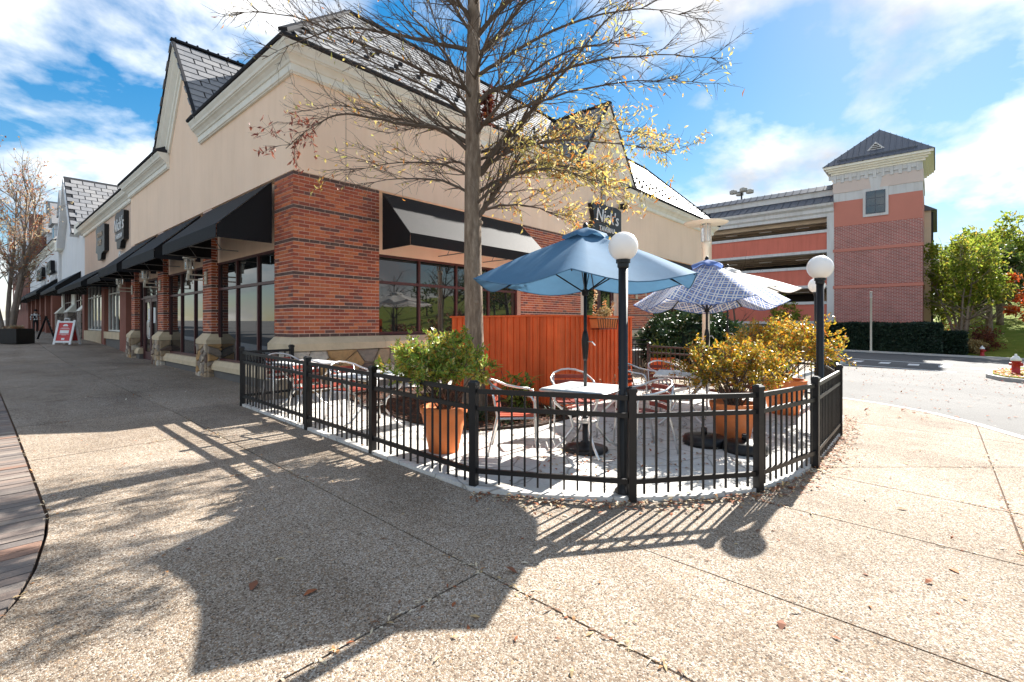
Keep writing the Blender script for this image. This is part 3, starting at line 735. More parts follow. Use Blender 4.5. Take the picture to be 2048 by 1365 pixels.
# field stones on plinths
def stones(parent, p0, d, n, width, z0, z1, seed, hrange=(.13,.26)):
    rr = random.Random(seed); d = Vector((*d,0)); n = Vector((*n,0)); z = z0
    while z < z1-.03:
        h = min(rr.uniform(*hrange), z1-z)
        if z1-z-h < .07: h = z1-z
        x = 0
        while x < width-.01:
            wd = rr.uniform(.8,2.1)*h
            if width-x-wd < .1: wd = width-x
            hh = h*rr.choice((1,1,1,.55)) if wd > .16 else h
            for (za, zb_) in (((z, z+h),) if hh == h else ((z, z+hh), (z+hh, z+h))):
                g = .009; a0, a1, b0, b1 = x+g, x+wd-g, za+g, zb_-g; cx, cz = (a0+a1)/2, (b0+b1)/2; k = 9; pts = []
                for i in range(k):
                    an = 2*math.pi*(i+.5*rr.random())/k; ca, sa = math.cos(an), math.sin(an); e_ = .55
                    px = cx+(a1-a0)/2*math.copysign(abs(ca)**e_, ca)*rr.uniform(.9,1.0); pz_ = cz+(b1-b0)/2*math.copysign(abs(sa)**e_, sa)*rr.uniform(.9,1.0); pts.append((px, pz_))
                mb = MB(); pr = rr.uniform(.03,.065)
                for q, sc2, ou in ((0,1,-.02),(1,1,pr*.5),(2,.8,pr)):
                    for px, pz_ in pts:
                        p = Vector((p0[0],p0[1],0))+d*(cx+(px-cx)*sc2)+n*(ou*rr.uniform(.85,1.1)); mb.v.append((p.x,p.y,cz+(pz_-cz)*sc2))
                for q in (0,1):
                    for i in range(k): j = (i+1) % k; mb.f.append((q*k+i, q*k+j, q*k+k+j, q*k+k+i))
                mb.f.append(tuple(2*k+i for i in range(k)))
                mb.build('stone', M['stone'], bld if parent is None else parent)
            x += wd
        z += h
def rubble(parent, p0, d, n, width, z0, z1, seed, size):
    rr = random.Random(seed); d = Vector((*d,0)); n = Vector((*n,0)); nx = max(2,int(width/size)); nz_ = max(2,int((z1-z0)/(size*.72)))
    sd = [((i+.5+rr.uniform(-.42,.42)+.25*(j%2))*width/nx, z0+(j+.5+rr.uniform(-.36,.36))*(z1-z0)/nz_) for i in range(nx) for j in range(nz_)]
    for k, (x, z) in enumerate(sd):
        cell = [(0,z0),(width,z0),(width,z1),(0,z1)]
        for q, (x2, z2) in enumerate(sd):
            if q == k or abs(x2-x) > size*3: continue
            nn = (x2-x, (z2-z)*1.35); c = nn[0]*(x+x2)/2+nn[1]*(z+z2)/2; cell = poly_clip(cell, nn, c, -1)
            if len(cell) < 3: break
        if len(cell) < 3 or abs(area(cell)) < .003: continue
        cell = inset(cell, .007); cx, cz = sum(p[0] for p in cell)/len(cell), sum(p[1] for p in cell)/len(cell); mb = MB(); m_ = len(cell); pr = rr.uniform(.03,.06); tx, tz = rr.uniform(-.06,.06), rr.uniform(-.06,.06)
        for sc2, ou in ((1,-.02),(1,pr*.35),(.9,pr*.85),(.66,pr)):
            for px, pz_ in cell:
                p = Vector((p0[0],p0[1],0))+d*(cx+(px-cx)*sc2)+n*(ou+((px-cx)*tx+(pz_-cz)*tz if ou > 0 else 0)); mb.v.append((p.x,p.y,cz+(pz_-cz)*sc2))
        for q in range(3):
            for i in range(m_): j = (i+1)%m_; mb.f.append((q*m_+i,q*m_+j,q*m_+m_+j,q*m_+m_+i))
        mb.f.append(tuple(3*m_+i for i in range(m_))); mb.build('stone', M['stone'], parent)
def stone_base(u0,v0,u1,v1,z1,faces,seed,hr=(.13,.26)):
    o = MB().box(u0,v0,-.8,u1,v1,z1).build('stone_base', M['stone_mortar'], bld)
    o['_w'] = 1; o_off[o.name] = 1
    for p0, d, n, wd, g in faces: rubble(o, p0, d, n, wd, g, z1, seed, hr[1]); seed += 1
o_off = {}
_old = mkobj
def mkobj(name, me, parent=None, loc=None, rot=None, world=True):     # sub-parts of building parts: undo the building offset
    o = _old(name, me, parent, loc, rot, world)
    return o
g0 = gz(0,0)
stone_base(-.06,-.06,6.5,.5,.975,[((-.06,-.06),(1,0),(0,-1),4.6,g0-.15),((-.06,.85),(0,-1),(-1,0),.91,g0-.05)],11,(.2,.34))
MB().box(6.5,-.055,-.8,9.5,.5,.975).build('stone_base', M['far_stone'], bld)
MB().box(12.2,-.055,-.8,L2,.5,.975).build('stone_base', M['far_stone'], bld)
for k, (a, b) in enumerate(PIERS):
    stone_base(-.10,a-.06,.45,b+.06,.98,[((-.10,b+.06),(0,-1),(-1,0),b-a+.12,gz(0,a)-.05),((-.10,a-.06),(1,0),(0,-1),.5,gz(0,a)-.05)],31+k*5,(.09,.19))
    mb = MB(); z0, z1 = .98, 1.235; o_ = .13
    mb.v += [(-o_,a-.09,z0),(.45,a-.09,z0),(.45,b+.09,z0),(-o_,b+.09,z0),(-o_,a-.09,z0+.1),(.45,a-.09,z0+.1),(.45,b+.09,z0+.1),(-o_,b+.09,z0+.1),(-.004,a-.0,z1),(.45,a-.0,z1),(.45,b+.0,z1),(-.004,b+.0,z1)]
    for q in ((3,2,1,0),(0,1,5,4),(3,0,4,7),(2,3,7,6),(4,5,9,8),(7,4,8,11),(6,7,11,10),(8,9,10,11)): mb.f.append(q)
    part('pier_cap', mb, 'cast_stone')
# --- windows
def window(axis, a0, a1, z0, z1, cols, transom, recess=.2, fw=.055, fm='frame', parent=bld, sgn=1, base=0):
    """storefront window; axis 0 = on the street front (plane u=base+recess), 1 = on the side front"""
    def B(mb, p, q, zl, zh, o0, o1):
        if axis == 0: mb.box(base+o0, p, zl, base+o1, q, zh)
        else: mb.box(p, base+o0, zl, q, base+o1, zh)
    mb = MB(); r0, r1 = recess-.05, recess+.05
    B(mb,a0,a1,z0,z0+.07,r0,r1); B(mb,a0,a1,z1-.06,z1,r0,r1)
    xs = [a0+(a1-a0)*k/cols for k in range(cols+1)]
    for k, x in enumerate(xs):
        p = min(max(x-fw/2, a0), a1-fw); B(mb,p,p+fw,z0+.07,z1-.06,r0+.002,r1-.002)
    for k in range(cols): B(mb,xs[k]+fw*.5 if k else xs[k]+fw,xs[k+1]-fw*.5 if k < cols-1 else xs[k+1]-fw,transom-.03,transom+.03,r0+.004,r1-.004)
    wnd = mb.build('window', M[fm], parent)
    for k in range(cols):
        for zl, zh in ((z0+.07,transom-.03),(transom+.03,z1-.06)):
            g = MB(); p, q = xs[k]+fw*.4, xs[k+1]-fw*.4; B(g,p,q,zl-.01,zh+.01,recess-.006,recess+.006); g.build('pane', M['glass'], wnd)
    return wnd
window(0,.83,4.5,.56,2.99,3,2.33); window(0,5.15,8.9,.58,2.99,3,2.33); 
window(1,1.84,6.45,1.235,2.99,4,2.38); window(1,14.9,19.7,1.235,2.99,4,2.38)
for a, b in ((.83,4.44),(5.21,8.84)):
    sill(.05,a,.05,b,.58,.36,.07,'u'); mb = MB(); mb.box(.03,a,-.2,.3,b,.355); part('window_base', mb, 'base_grey')
# entrance on the street front
for a, b in ((9.61,10.25),(12.15,12.69)):
    window(0,a,b,.60,2.99,1,2.36); sill(.05,a,.05,b,.62,.42,.07,'u'); mb = MB(); mb.box(.03,a,-.2,.3,b,.415); part('window_base', mb, 'base_grey')
def door(axis, a0, a1, zf, zt, ztop, paper=True):
    def B(mb, p, q, zl, zh, o0, o1):
        if axis == 0: mb.box(o0, p, zl, o1, q, zh)
        else: mb.box(p, o0, zl, q, o1, zh)
    mb = MB(); mid = (a0+a1)/2
    B(mb,a0,a0+.06,zf,ztop,.14,.26); B(mb,a1-.06,a1,zf,ztop,.14,.26); B(mb,a0+.06,a1-.06,zt,zt+.09,.13,.26); B(mb,a0+.06,a1-.06,ztop-.06,ztop,.14,.26)
    for p, q in ((a0+.06,mid-.004),(mid+.004,a1-.06)):
        for x in (p, q-.1): B(mb,x,x+.1,zf,zt-.004,.16,.24)
        B(mb,p+.1,q-.1,zf,zf+.28,.165,.235); B(mb,p+.1,q-.1,zt-.12,zt-.004,.165,.235)
    d = mb.build('door', M['frame'], bld)
    for p, q in ((a0+.16,mid-.1),(mid+.1,a1-.16)):
        g = MB(); B(g,p-.01,q+.01,zf+.27,zt-.11,.195,.205); g.build('pane', M['glass'], d)
    g = MB(); B(g,a0+.05,a1-.05,zt+.08,ztop-.05,.195,.205); g.build('pane', M['glass'], d)
    for s_ in (-1, 1):
        x = mid+s_*.09; P = (lambda o_, z: (o_, x, z)) if axis == 0 else (lambda o_, z: (x, o_, z))
        MB().tube([P(.16,1.0),P(.10,1.0),P(.09,1.1),P(.09,1.5),P(.10,1.6),P(.16,1.6)], .014, 6).build('handle', M['aluminium'], d)
    if paper:
        for p, z0, z1 in ((mid+.22,1.55,2.0),(mid-.52,1.5,2.02),(mid+.2,.95,1.35)):
            g = MB(); B(g,p,p+.26,z0,z1,.185,.189); g.build('notice', M['paint_white'], d)
    return d
door(0,10.25,12.15,gz(0,11),2.34,2.99); door(1,9.9,11.9,.62,2.78,3.35,False)
for a, b in ((9.45,9.9),(11.9,12.3)): part('door_surround', MB().box(a,.15,.3,b,.34,4.0), 'stucco_pink')
def text_mesh(s, size, mt, ext=.01, shear=0, bold=0):
    cu = bpy.data.curves.new('t', 'FONT'); cu.body = s; cu.size = size; cu.extrude = ext; cu.align_x = 'CENTER'; cu.shear = shear; cu.offset = bold; cu.resolution_u = 3
    o = bpy.data.objects.new('t', cu); COL.objects.link(o); me = bpy.data.meshes.new_from_object(o.evaluated_get(bpy.context.evaluated_depsgraph_get()))
    bpy.data.objects.remove(o); me.materials.clear(); me.materials.append(M[mt]); return me
ROT_U = (rad(90),0,rad(-90)); ROT_V = (rad(90),0,0)     # text facing -X / facing -Y
o = mkobj('door_number', text_mesh('108', .2, 'paint_white', .003), bld, (10.9,.185,2.98), ROT_V)
# steps and landing to the side door
mb = MB(); mb.box(9.4,-1.5,-.5,12.4,-.07,.60)
for k in range(3): mb.box(9.4-.3*(k+1),-1.5,-.5,9.4-.3*k,-.07,.60-.15*(k+1))
tag(mb.build('door_steps', M['concrete_white']), kind='structure')
# dark slot window and loudspeaker in the side gable
mb = MB(); mb.box(GU-.16,-.012,5.2,GU+.16,.01,6.9); wd_ = part('slot_window', mb, 'frame')
mb = MB(); mb.box(GU-.12,-.02,5.24,GU+.12,-.013,6.86); mb.build('pane', M['glass'], wd_)
# --- awnings
def awning(axis, a0, a1, label, base=0, zt=4.26, zb=3.05, out=.99, val=.24, seams=True):
    P = (lambda a, o_, z: (base-o_, a, z)) if axis == 0 else (lambda a, o_, z: (a, base-o_, z))
    loc = P((a0+a1)/2, 0, zt)
    t_ = thing('awning', label, 'awning', loc, world=True, group='black fabric awnings on the shopfronts')
    zf = zb+val; th = .008
    def sh(pts, nm):
        mb = MB(); a, b, c = (Vector(p) for p in pts[:3]); n = (b-a).cross(c-a).normalized()*th; mb.extrude(pts, n); return mb.build(nm, M['awning'], t_)
    sh([P(a0,.012,zt),P(a0,out,zf),P(a1,out,zf),P(a1,.012,zt)], 'cover')
    sh([P(a0,out+.012,zf-.004),P(a0,out+.012,zb),P(a1,out+.012,zb),P(a1,out+.012,zf-.004)], 'valance')
    sh([P(a0+.012,.02,zt-.02),P(a0+.012,.02,zb),P(a0+.012,out-.01,zb),P(a0+.012,out-.01,zf-.012)], 'side_panel')
    sh([P(a1-.012,.02,zt-.02),P(a1-.012,out-.01,zf-.012),P(a1-.012,out-.01,zb),P(a1-.012,.02,zb)], 'side_panel')
    mb = MB(); n = max(2, int((a1-a0)/1.3))
    for k in range(n+1):
        a = a0+.05+(a1-a0-.1)*k/n
        mb.tube([P(a,.02,zb+.02),P(a,out-.04,zb+.02),P(a,out-.04,zf-.03),P(a,.03,zt-.06)], .012, 5); mb.tube([P(a,.35,zb+.03),P(a,.62,zf+.2)], .009, 5)
    mb.tube([P(a0+.03,out-.04,zb+.02),P(a1-.03,out-.04,zb+.02)], .012, 5); mb.build('frame', M['awning_frame'], t_)
    return t_
awning(0,.86,4.44,'black awning over the shopfront window nearest the corner pier')
awning(0,5.21,8.84,'black awning over the second street window, between two lanterns')
awning(0,9.61,12.70,'black awning over the burgundy double doors')
awning(1,1.88,6.42,'black awning on the side wall, above the window behind the tree')
awning(1,14.95,19.6,'black awning at the far end of the side wall behind the umbrellas')
# brick heads between the awnings
# --- wall lanterns
def lantern(loc, rz, label):
    t_ = thing('wall_lantern', label, 'lantern', loc, rz, group='cream lanterns on the brick piers')       # local -X is outward
    MB().box(-.03,-.07,-.16,0,.07,.16).build('backplate', M['cream_paint'], t_)
    mb = MB(); mb.bar((-.03,0,.06),(-.42,0,.06),.05,.03); mb.bar((-.03,0,-.06),(-.42,0,-.06),.05,.03); mb.box(-.42,-.025,-.06,-.37,.025,.06); mb.build('arm', M['cream_paint'], t_)
    mb = MB(); mb.lathe([(.05,.07),(.06,.12),(.05,.16),(.11,.18),(.115,.2)],12,(-.36,0,0)); 
    for k in range(8): a = k*math.pi/4; mb.bar((-.36+.1*math.cos(a),.1*math.sin(a),.2),(-.36+.11*math.cos(a),.11*math.sin(a),.44),.016,.016)
    mb.build('cage', M['cream_paint'], t_)
    MB().lathe([(.085,.2),(.09,.43)],12,(-.36,0,0)).build('glass', M['clear_glass'], t_)
    MB().lathe([(.115,.44),(.15,.45),(.15,.47),(.03,.53),(.0,.55)],12,(-.36,0,0)).build('cap', M['cream_paint'], t_)
    return t_
lan = lantern((-.005,4.83,2.62), 0, 'cream wall lantern on the second brick pier from the corner')
copy_tree(lan, (-.005,9.22,2.66), 0, 'cream wall lantern on the pier right of the burgundy doors')
copy_tree(lan, (-.005,13.02,2.70), 0, 'cream wall lantern on the pier left of the burgundy doors')
copy_tree(lan, (13.4,-.005,2.62), rad(90), 'cream wall lantern on the side wall behind the patterned umbrella')
# --- wall signs
def board_outline(w, h): return [(-w*.5,-h*.25),(-w*.42,h*.1),(-w*.5,h*.42),(-w*.3,h*.5),(0,h*.46),(w*.3,h*.5),(w*.5,h*.44),(w*.5,-h*.3),(w*.2,-h*.34),(w*.1,-h*.5),(-w*.25,-h*.5),(-w*.3,-h*.3)]
def wall_sign(axis, c, z, base, w, h, label, lines, wave=True):
    loc = (base-.06, c, z) if axis == 0 else (c, base-.06, z)
    t_ = thing('wall_sign', label, 'sign', loc, rad(-90) if axis == 0 else 0)       # local x along the wall, -y outward
    MB().extrude([(x,.05,y) for x, y in board_outline(w,h)], (0,-.16,0)).build('board', M['black_metal'], t_)
    for s, size, dz, mt in lines:
        o = mkobj('lettering', text_mesh(s, size, mt, .012, .15 if size > .5 else 0), t_, (0,-.125,dz), (rad(90),0,0), world=False)
    if wave:
        up_ = [(-.9+k*.15, -h*.62+.16*math.sin(k*.9)-.02*k) for k in range(11)]
        pts = up_+[(x, y-.2-.1*math.sin(i*.28)) for i, (x, y) in reversed(list(enumerate(up_)))]
        MB().extrude([(x*.62,.02,y) for x, y in pts], (0,-.06,0)).build('wave', M['paint_white'], t_)
        MB().extrude([(x*.62+.04,.0,y-.12) for x, y in pts], (0,-.04,0)).build('black_wave', M['black_metal'], t_)  # black swoosh of the sign, set below the white wave
    return t_
BU = .25
wall_sign(0, 15.9, 5.28, BU, 1.7, 1.5, 'black shop sign with white script lettering and a wave below it', [("Nick's",.74,-.05,'paint_white'),('TAVERNA',.29,-.38,'paint_white')])
wall_sign(0, 20.2, 5.25, BU, 2.2, 1.6, 'black cut-out shop sign left of the script sign', [('CORNER',.3,.25,'far_cream'),('CAFE',.36,-.15,'far_cream')], False)
wall_sign(1, GU, 5.0, 0, 2.0, 1.3, 'dark sign on the side gable half hidden by yellow leaves', [("Nick's",.62,.0,'paint_white'),('TAVERNA',.25,-.32,'paint_white')])
t_ = thing('floodlight', 'small dark floodlight on the side gable wall above the umbrella', 'light', (12.0,-.01,5.75))
MB().box(-.03,-.12,-.03,.03,0,.03).build('bracket', M['black_metal'], t_); MB().lathe([(.02,0),(.13,.05),(.16,.2),(.15,.21)],12,(0,-.2,-.1)).build('head', M['black_metal'], t_)

# ------------------------------------------------------------------ neighbouring shops along the street
def shop(name, label, u, v0, v1, zt, wall, group=None):
    g = gz(0,(v0+v1)/2); t_ = thing(name, label, 'building', (u, v0, g), world=True)
    MB().box(u,v0,g+3.0,u+9,v1,zt).build('wall', M[wall], t_)
    MB().box(u+.35,v0+.05,g-1,u+8.9,v1-.05,g+3.01).build('shopfront_wall', M['dark_inside'], t_)
    return t_, g
B_, gB = shop('shop_building', 'low pink stucco shop next to the corner restaurant', BU, 13.35, 26, 6.4, 'stucco_pink')
sweep('cornice', [((BU,26),(-1,1)), ((BU,13.32),(-1,0))], 'trim', PROF, .12, B_); sweep('eave_cap', [((BU,26),(-1,1)), ((BU,13.32),(-1,0))], 'flash', CAPP, .12, B_)
mb = MB(); mb.quad((BU-.3,13.4,6.72),(BU-.3,26.3,6.72),(BU+3,26.3,9.0),(BU+3,13.4,9.0)); mb.build('roof', M['flash'], B_)
window(0,13.5,15.0,.75,3.3,2,2.5,.12,.07,'frame_white',B_,base=BU); sill(BU+.02,13.45,0,15.05,.75,.5,.1,'u')
for a, b in ((15.05,16.2),(19.6,20.3),(25.3,26)):
    pc = MB().box(BU-.1,a,.1,BU+.5,b,gB+3.0).build('pier', M['far_brick'], B_)
window(0,16.2,19.6,gB+.62,gB+2.9,4,gB+2.3,.1,.08,'frame_white',B_,base=BU); window(0,20.3,25.3,gB+.62,gB+2.9,5,gB+2.3,.1,.08,'frame_white',B_,base=BU)
MB().box(BU-.05,16.2,.2,BU+.3,19.6,gB+.3).build('base', M['base_grey'], B_); MB().box(BU-.12,16.2,gB+.3,BU+.3,19.6,gB+.6).build('sill', M['cast_stone'], B_); MB().box(BU-.12,20.3,.0,BU+.3,25.3,gB+.6).build('sill', M['cast_stone'], B_)
awning(0,14.1,17.0,'black awning just past the burgundy doors, under the script sign',BU,gB+3.55,gB+2.55,1.0,.2)
awning(0,17.3,25.2,'long black awning under the cut-out sign',BU,gB+3.6,gB+2.5,1.15,.2)
# white gabled shop
CU_ = .45
C_, gC = shop('gabled_shop_building', 'white stucco shop with a tall steep slate gable further down the street', CU_, 26.05, 38, 6.9, 'stucco_white')
cv, hw, za, zb = 33.3, 3.1, 10.35, 6.95
MB().extrude([(CU_+.001,cv-hw,zb-.1),(CU_+.001,cv+hw,zb-.1),(CU_+.001,cv,za)], (.4,0,0)).build('gable_wall', M['stucco_white'], C_)
for s_ in (1,-1):
    mb = MB(); mb.bar((CU_-.15,cv+s_*(hw+.25),zb-.15),(CU_-.15,cv,za+.35),.35,.5,(1,0,0)); mb.build('rake_board', M['stucco_white'], C_)
    mb = MB(); mb.extrude([(CU_-.36,cv+s_*(hw+.5),zb-.1),(CU_-.36,cv,za+.62),(CU_+7,cv,za+.62),(CU_+7,cv+s_*(hw+.5),zb-.1)], (0,0,-.05)); o = mb.build('gable_roof', M['flash'], C_)
    if s_ < 0:
        Ld = math.hypot(hw+.5, za+.62-zb+.1); yv = Vector((0,(hw+.5)/Ld,(za+.72-zb)/Ld)); xv = Vector((1,0,0)); nv = xv.cross(yv)
        me = MB().box(-.275,0,0,.275,.40,.03).mesh('slate', M['slate_piece']); rr = Matrix((xv,yv,nv)).transposed() @ Matrix.Rotation(rad(-3.5),3,'X')
        for r in range(int(Ld/.37)):
            for c in range(12):
                p = Vector((CU_-.3,cv-hw-.5,zb-.1))+xv*(c*.6+(r%2)*.3+.24)+yv*(r*.37)+nv*.02
                ob = mkobj('slate', me, o, world=False); ob.matrix_local = Matrix.Translation(p) @ rr.to_4x4()
MB().extrude([(CU_-.02,cv-2.2+.45*math.cos(a),7.6+.8*max(0,math.sin(a))-(.6 if math.sin(a) < 0 else 0)) for a in [k*math.pi/8 for k in range(16)]], (.04,0,0)).build('arched_window', M['glass'], C_)
MB().box(CU_-.35,37,6.6,CU_,38.2,7.2).build('cornice', M['trim'], C_); MB().box(CU_-.4,26.4,6.55,CU_,28.2,7.1).build('cornice', M['trim'], C_)
for a, b in ((26.1,27.6),(31.4,33.0),(36.8,38)): MB().box(CU_-.35,a,.1,CU_+.4,b,gC+1.5).build('stone_pier', M['far_stone'], C_); MB().extrude([(CU_-.4,a-.05,gC+1.5),(CU_+.4,a-.05,gC+1.5),(CU_+.4,a-.05,gC+2.0),(CU_-.0,a-.05,gC+2.0)], (0,b-a+.1,0)).build('pier_cap', M['trim'], C_); MB().box(CU_-.02,a+.1,gC+2.0,CU_+.4,b-.1,gC+3.0).build('pier_shaft', M['trim'], C_)
window(0,27.6,31.4,gC+.2,gC+3.0,4,gC+2.2,.1,.09,'frame',C_,base=CU_); window(0,33.0,36.8,gC+.2,gC+3.0,4,gC+2.2,.1,.09,'frame',C_,base=CU_)
awning(0,29.0,37.6,'black awning on the white gabled shop',CU_,gC+3.9,gC+2.75,1.1,.2)
# row of shops beyond with dormers
D_, gD = shop('dormer_shop_building', 'far white shop row with dormers and heavy cornice', .3, 38.1, 62, 7.2, 'stucco_white')
sweep('cornice', [((.3,62),(-1,1)), ((.3,38.4),(-1,0))], 'trim', PROF, .9, D_); sweep('eave_cap', [((.3,62),(-1,1)), ((.3,38.4),(-1,0))], 'flash', CAPP, .9, D_)
mb = MB(); mb.quad((0,38.2,7.5),(0,62.2,7.5),(4.5,62.2,12),(4.5,38.2,12)); mb.build('roof', M['slate_field'], D_)
for k in range(3):
    v = 42.5+k*6.0; mb = MB(); mb.box(.9,v-1.2,7.4,4,v+1.2,10.0); dm = mb.build('dormer', M['stucco_white'], D_)
    mb = MB(); mb.extrude([(.7,v-1.5,9.95),(.7,v+1.5,9.95),(.7,v,11.9)], (4,0,0)); mb.build('dormer_roof', M['slate_field'], dm)
    MB().box(.86,v-.7,8.0,.9,v+.7,9.7).build('dormer_window', M['glass'], dm)
for k in range(6): a = 38.4+k*4.2; MB().box(.0,a,.1,.6,a+1.0,gD+3.1).build('pier', M['far_brick'], D_)
for k in range(5): a = 39.4+k*4.2; window(0,a,a+3.2,gD+.3,gD+3.0,3,gD+2.2,.1,.1,'frame',D_,base=.3)
awning(0,38.6,49.0,'black awning below white shop lettering far down the street',.3,gD+3.9,gD+2.75,1.1,.2)
awning(0,49.6,61.0,'farthest black awning down the street',.3,gD+3.9,gD+2.75,1.1,.2)
for v, s, lb in ((40.6,'GRILL','dark raised letters on the far white shop beside the gable'),(48.0,'BAKERY','row of dark raised letters above the far awnings')):
    t_ = thing('letter_sign', lb, 'sign', (.2,v,5.6), rad(-90)); mkobj('lettering', text_mesh(s,1.25,'black_metal',.12,0,.03), t_, (0,-.1,-.4), (rad(90),0,0), world=False); MB().box(-1.6,0,-.9,1.6,.12,-.6).build('raceway', M['garage_white'], t_)
E_ = thing('brick_office_building', 'tall brick and grey building at the end of the street', 'building', (1,62.2,1), world=True)
MB().box(.2,62.2,-1,14,90,13).build('wall', M['far_brick'], E_); MB().box(-.3,62.2,7,.2,90,13.5).build('bay', M['stucco_white'], E_); MB().box(1.5,61.9,8,15,62.2,14.5).build('grey_wall', M['far_grey'], E_)
for k in range(6):
    for z in (3,8.5,12.5): v = 64+k*4.2; MB().box(-.34,v,z,-.3,v+1.6,z+2.4).build('window', M['glass'], E_)
F_ = thing('cream_office_building', 'cream office block rising behind the dormers', 'building', (6,64,1), world=True); MB().box(4,66,0,24,84,16).build('wall', M['far_cream'], F_); MB().box(3.6,65.6,16,24.4,84.4,16.9).build('parapet', M['far_grey'], F_)

# ------------------------------------------------------------------ parking garage
GX = 46.0; gg = gz(GX,-5)
G = thing('parking_garage', 'red and white parking garage with open decks and stair tower', 'building', (GX,6,gg), world=True)
tv0, tv1 = -7.95, -2.05; y1 = 60
FL = 3.14; z0 = 2.2
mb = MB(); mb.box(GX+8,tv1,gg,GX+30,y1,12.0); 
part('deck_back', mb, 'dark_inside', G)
for a, b in ((1.70,3.20),(4.91,6.35),(8.00,9.52)):
    MB().box(GX+.15,tv1,a,GX+.5,y1,b).build('spandrel', M['garage_red'], G)
    MB().box(GX+.05,tv1,b-.002,GX+.6,y1,b+.25).build('ledge', M['garage_white'], G); MB().box(GX+.05,tv1,a-.25,GX+.6,y1,a+.002).build('ledge', M['garage_white'], G)
    MB().box(GX+.6,tv1,a+.1,GX+8,y1,a+.4).build('floor_slab', M['deck_beam'], G)
    for k in range(5): MB().box(GX+1.2+k*1.4,tv1,a-.25-.04*k,GX+1.5+k*1.4,y1,a+.099).build('beam', M['deck_beam'], G)
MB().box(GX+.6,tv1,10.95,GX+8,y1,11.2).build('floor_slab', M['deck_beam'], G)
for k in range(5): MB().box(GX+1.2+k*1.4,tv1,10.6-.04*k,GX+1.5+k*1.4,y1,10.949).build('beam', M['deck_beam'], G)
MB().box(GX+.2,tv1,gg-1,GX+.6,y1,1.448).build('stone_wall', M['far_stone'], G)
MB().box(GX-.02,tv1-.02,gg,GX+.65,tv1+.5,11.5).build('column', M['garage_white'], G)
mb = MB(); pr = [(.2,10.88),(0,10.88),(0,11.15),(-.15,11.3),(-.15,11.6),(-.4,11.8),(-.45,12.0),(.3,12.03)]
mb.extrude([(GX+a,tv1,z) for a, z in pr], (0,y1-tv1,0)); mb.build('cornice', M['garage_white'], G)
mb = MB(); mb.extrude([(GX-.45,tv1,12.03),(GX+1.2,tv1,12.95),(GX+1.4,tv1,12.95),(GX+1.4,tv1,12.03)], (0,y1-tv1,0)); rf = mb.build('lower_roof', M['metal_roof'], G)
MB().box(GX+1.0,tv1,12.9,GX+1.5,y1,13.42).build('parapet', M['garage_white'], G)
mb = MB(); mb.extrude([(GX+.8,tv1,13.42),(GX+1.7,tv1,14.0),(GX+1.9,tv1,13.42)], (0,y1-tv1,0)); rf2 = mb.build('upper_roof', M['metal_roof'], G)
for k in range(34):
    v = tv1+.3+k*.62; MB().bar((GX-.45,v,12.05),(GX+1.2,v,12.97),.05,.07).build('seam', M['metal_roof'], rf); MB().bar((GX+.8,v,13.44),(GX+1.7,v,14.02),.05,.07).build('seam', M['metal_roof'], rf2)
for k in range(7):
    for z in (4.5,7.6,10.6): MB().box(GX+2.5,tv1+2.3+k*3.2,z-.1,GX+2.7,tv1+3.4+k*3.2,z-.02).build('deck_light', M['paint_white'], G)
# stair tower
T = thing('stair_tower', 'brick stair tower of the garage with grey pyramid roof and one window', 'tower', (GX,-5,gg), world=True)
tu1 = GX+6
MB().box(GX,tv0,gg-1,tu1,tv1,9.87).build('brick_wall', M['tower_brick'], T)
MB().box(GX-.003,tv0-.003,9.87,tu1,tv1+.003,12.02).build('upper_wall', M['garage_pink'], T)
MB().box(GX-.006,tv0-.006,12.02,tu1,tv1+.006,14.33).build('white_wall', M['garage_white'], T)
MB().box(GX-.05,tv0-.05,12.75,tu1,tv1+.05,13.72).build('pink_band', M['pale_pink'], T)
for z in (1.5,4.6,7.76): MB().box(GX-.05,tv0-.05,z-.11,tu1,tv1+.05,z+.15).build('band', M['garage_pink'], T)
wv0, wv1 = -5.62, -4.32
MB().box(GX-.09,wv0-.2,10.42,GX,wv1+.2,12.75).build('window_surround', M['garage_white'], T)
MB().extrude([(GX-.07,-5.25,12.7),(GX-.07,-4.69,12.7),(GX-.07,-4.5,13.73),(GX-.07,-5.44,13.73)], (.07,0,0)).build('keystone', M['garage_white'], T)
wd_ = MB().box(GX-.13,wv0,10.64,GX-.09,wv1,12.52).build('window', M['metal_roof'], T)
for i in range(2):
    for j in range(3): MB().box(GX-.145,wv0+.06+i*.62,10.70+j*.61,GX-.13,wv0+.06+i*.62+.56,10.70+j*.61+.55).build('pane', M['glass'], wd_)
for k in range(11):
    v = tv0+.15+k*.555; MB().box(GX-.12,v,13.62,GX-.01,v+.22,14.33).build('dentil', M['garage_white'], T); MB().box(GX-.09,v+.222,13.95,GX-.01,v+.55,14.329).build('dentil', M['garage_white'], T)
mb = MB()
for o_, a, b in ((.18,14.33,14.5),(.34,14.5,14.66),(.5,14.66,14.82),(.66,14.82,15.02)): mb.box(GX-o_,tv0-o_,a,tu1+o_,tv1+o_,b-.003)
mb.build('cornice', M['trim'], T)
ap = (GX+3,-5,18.5); e_ = .74; cs = [(GX-e_,tv0-e_,15.02),(tu1+e_,tv0-e_,15.02),(tu1+e_,tv1+e_,15.02),(GX-e_,tv1+e_,15.02)]
mb = MB()
for i in range(4): mb.poly([cs[i], cs[(i+1)%4], ap])
mb.poly(cs[::-1]); rf = mb.build('roof', M['metal_roof'], T)
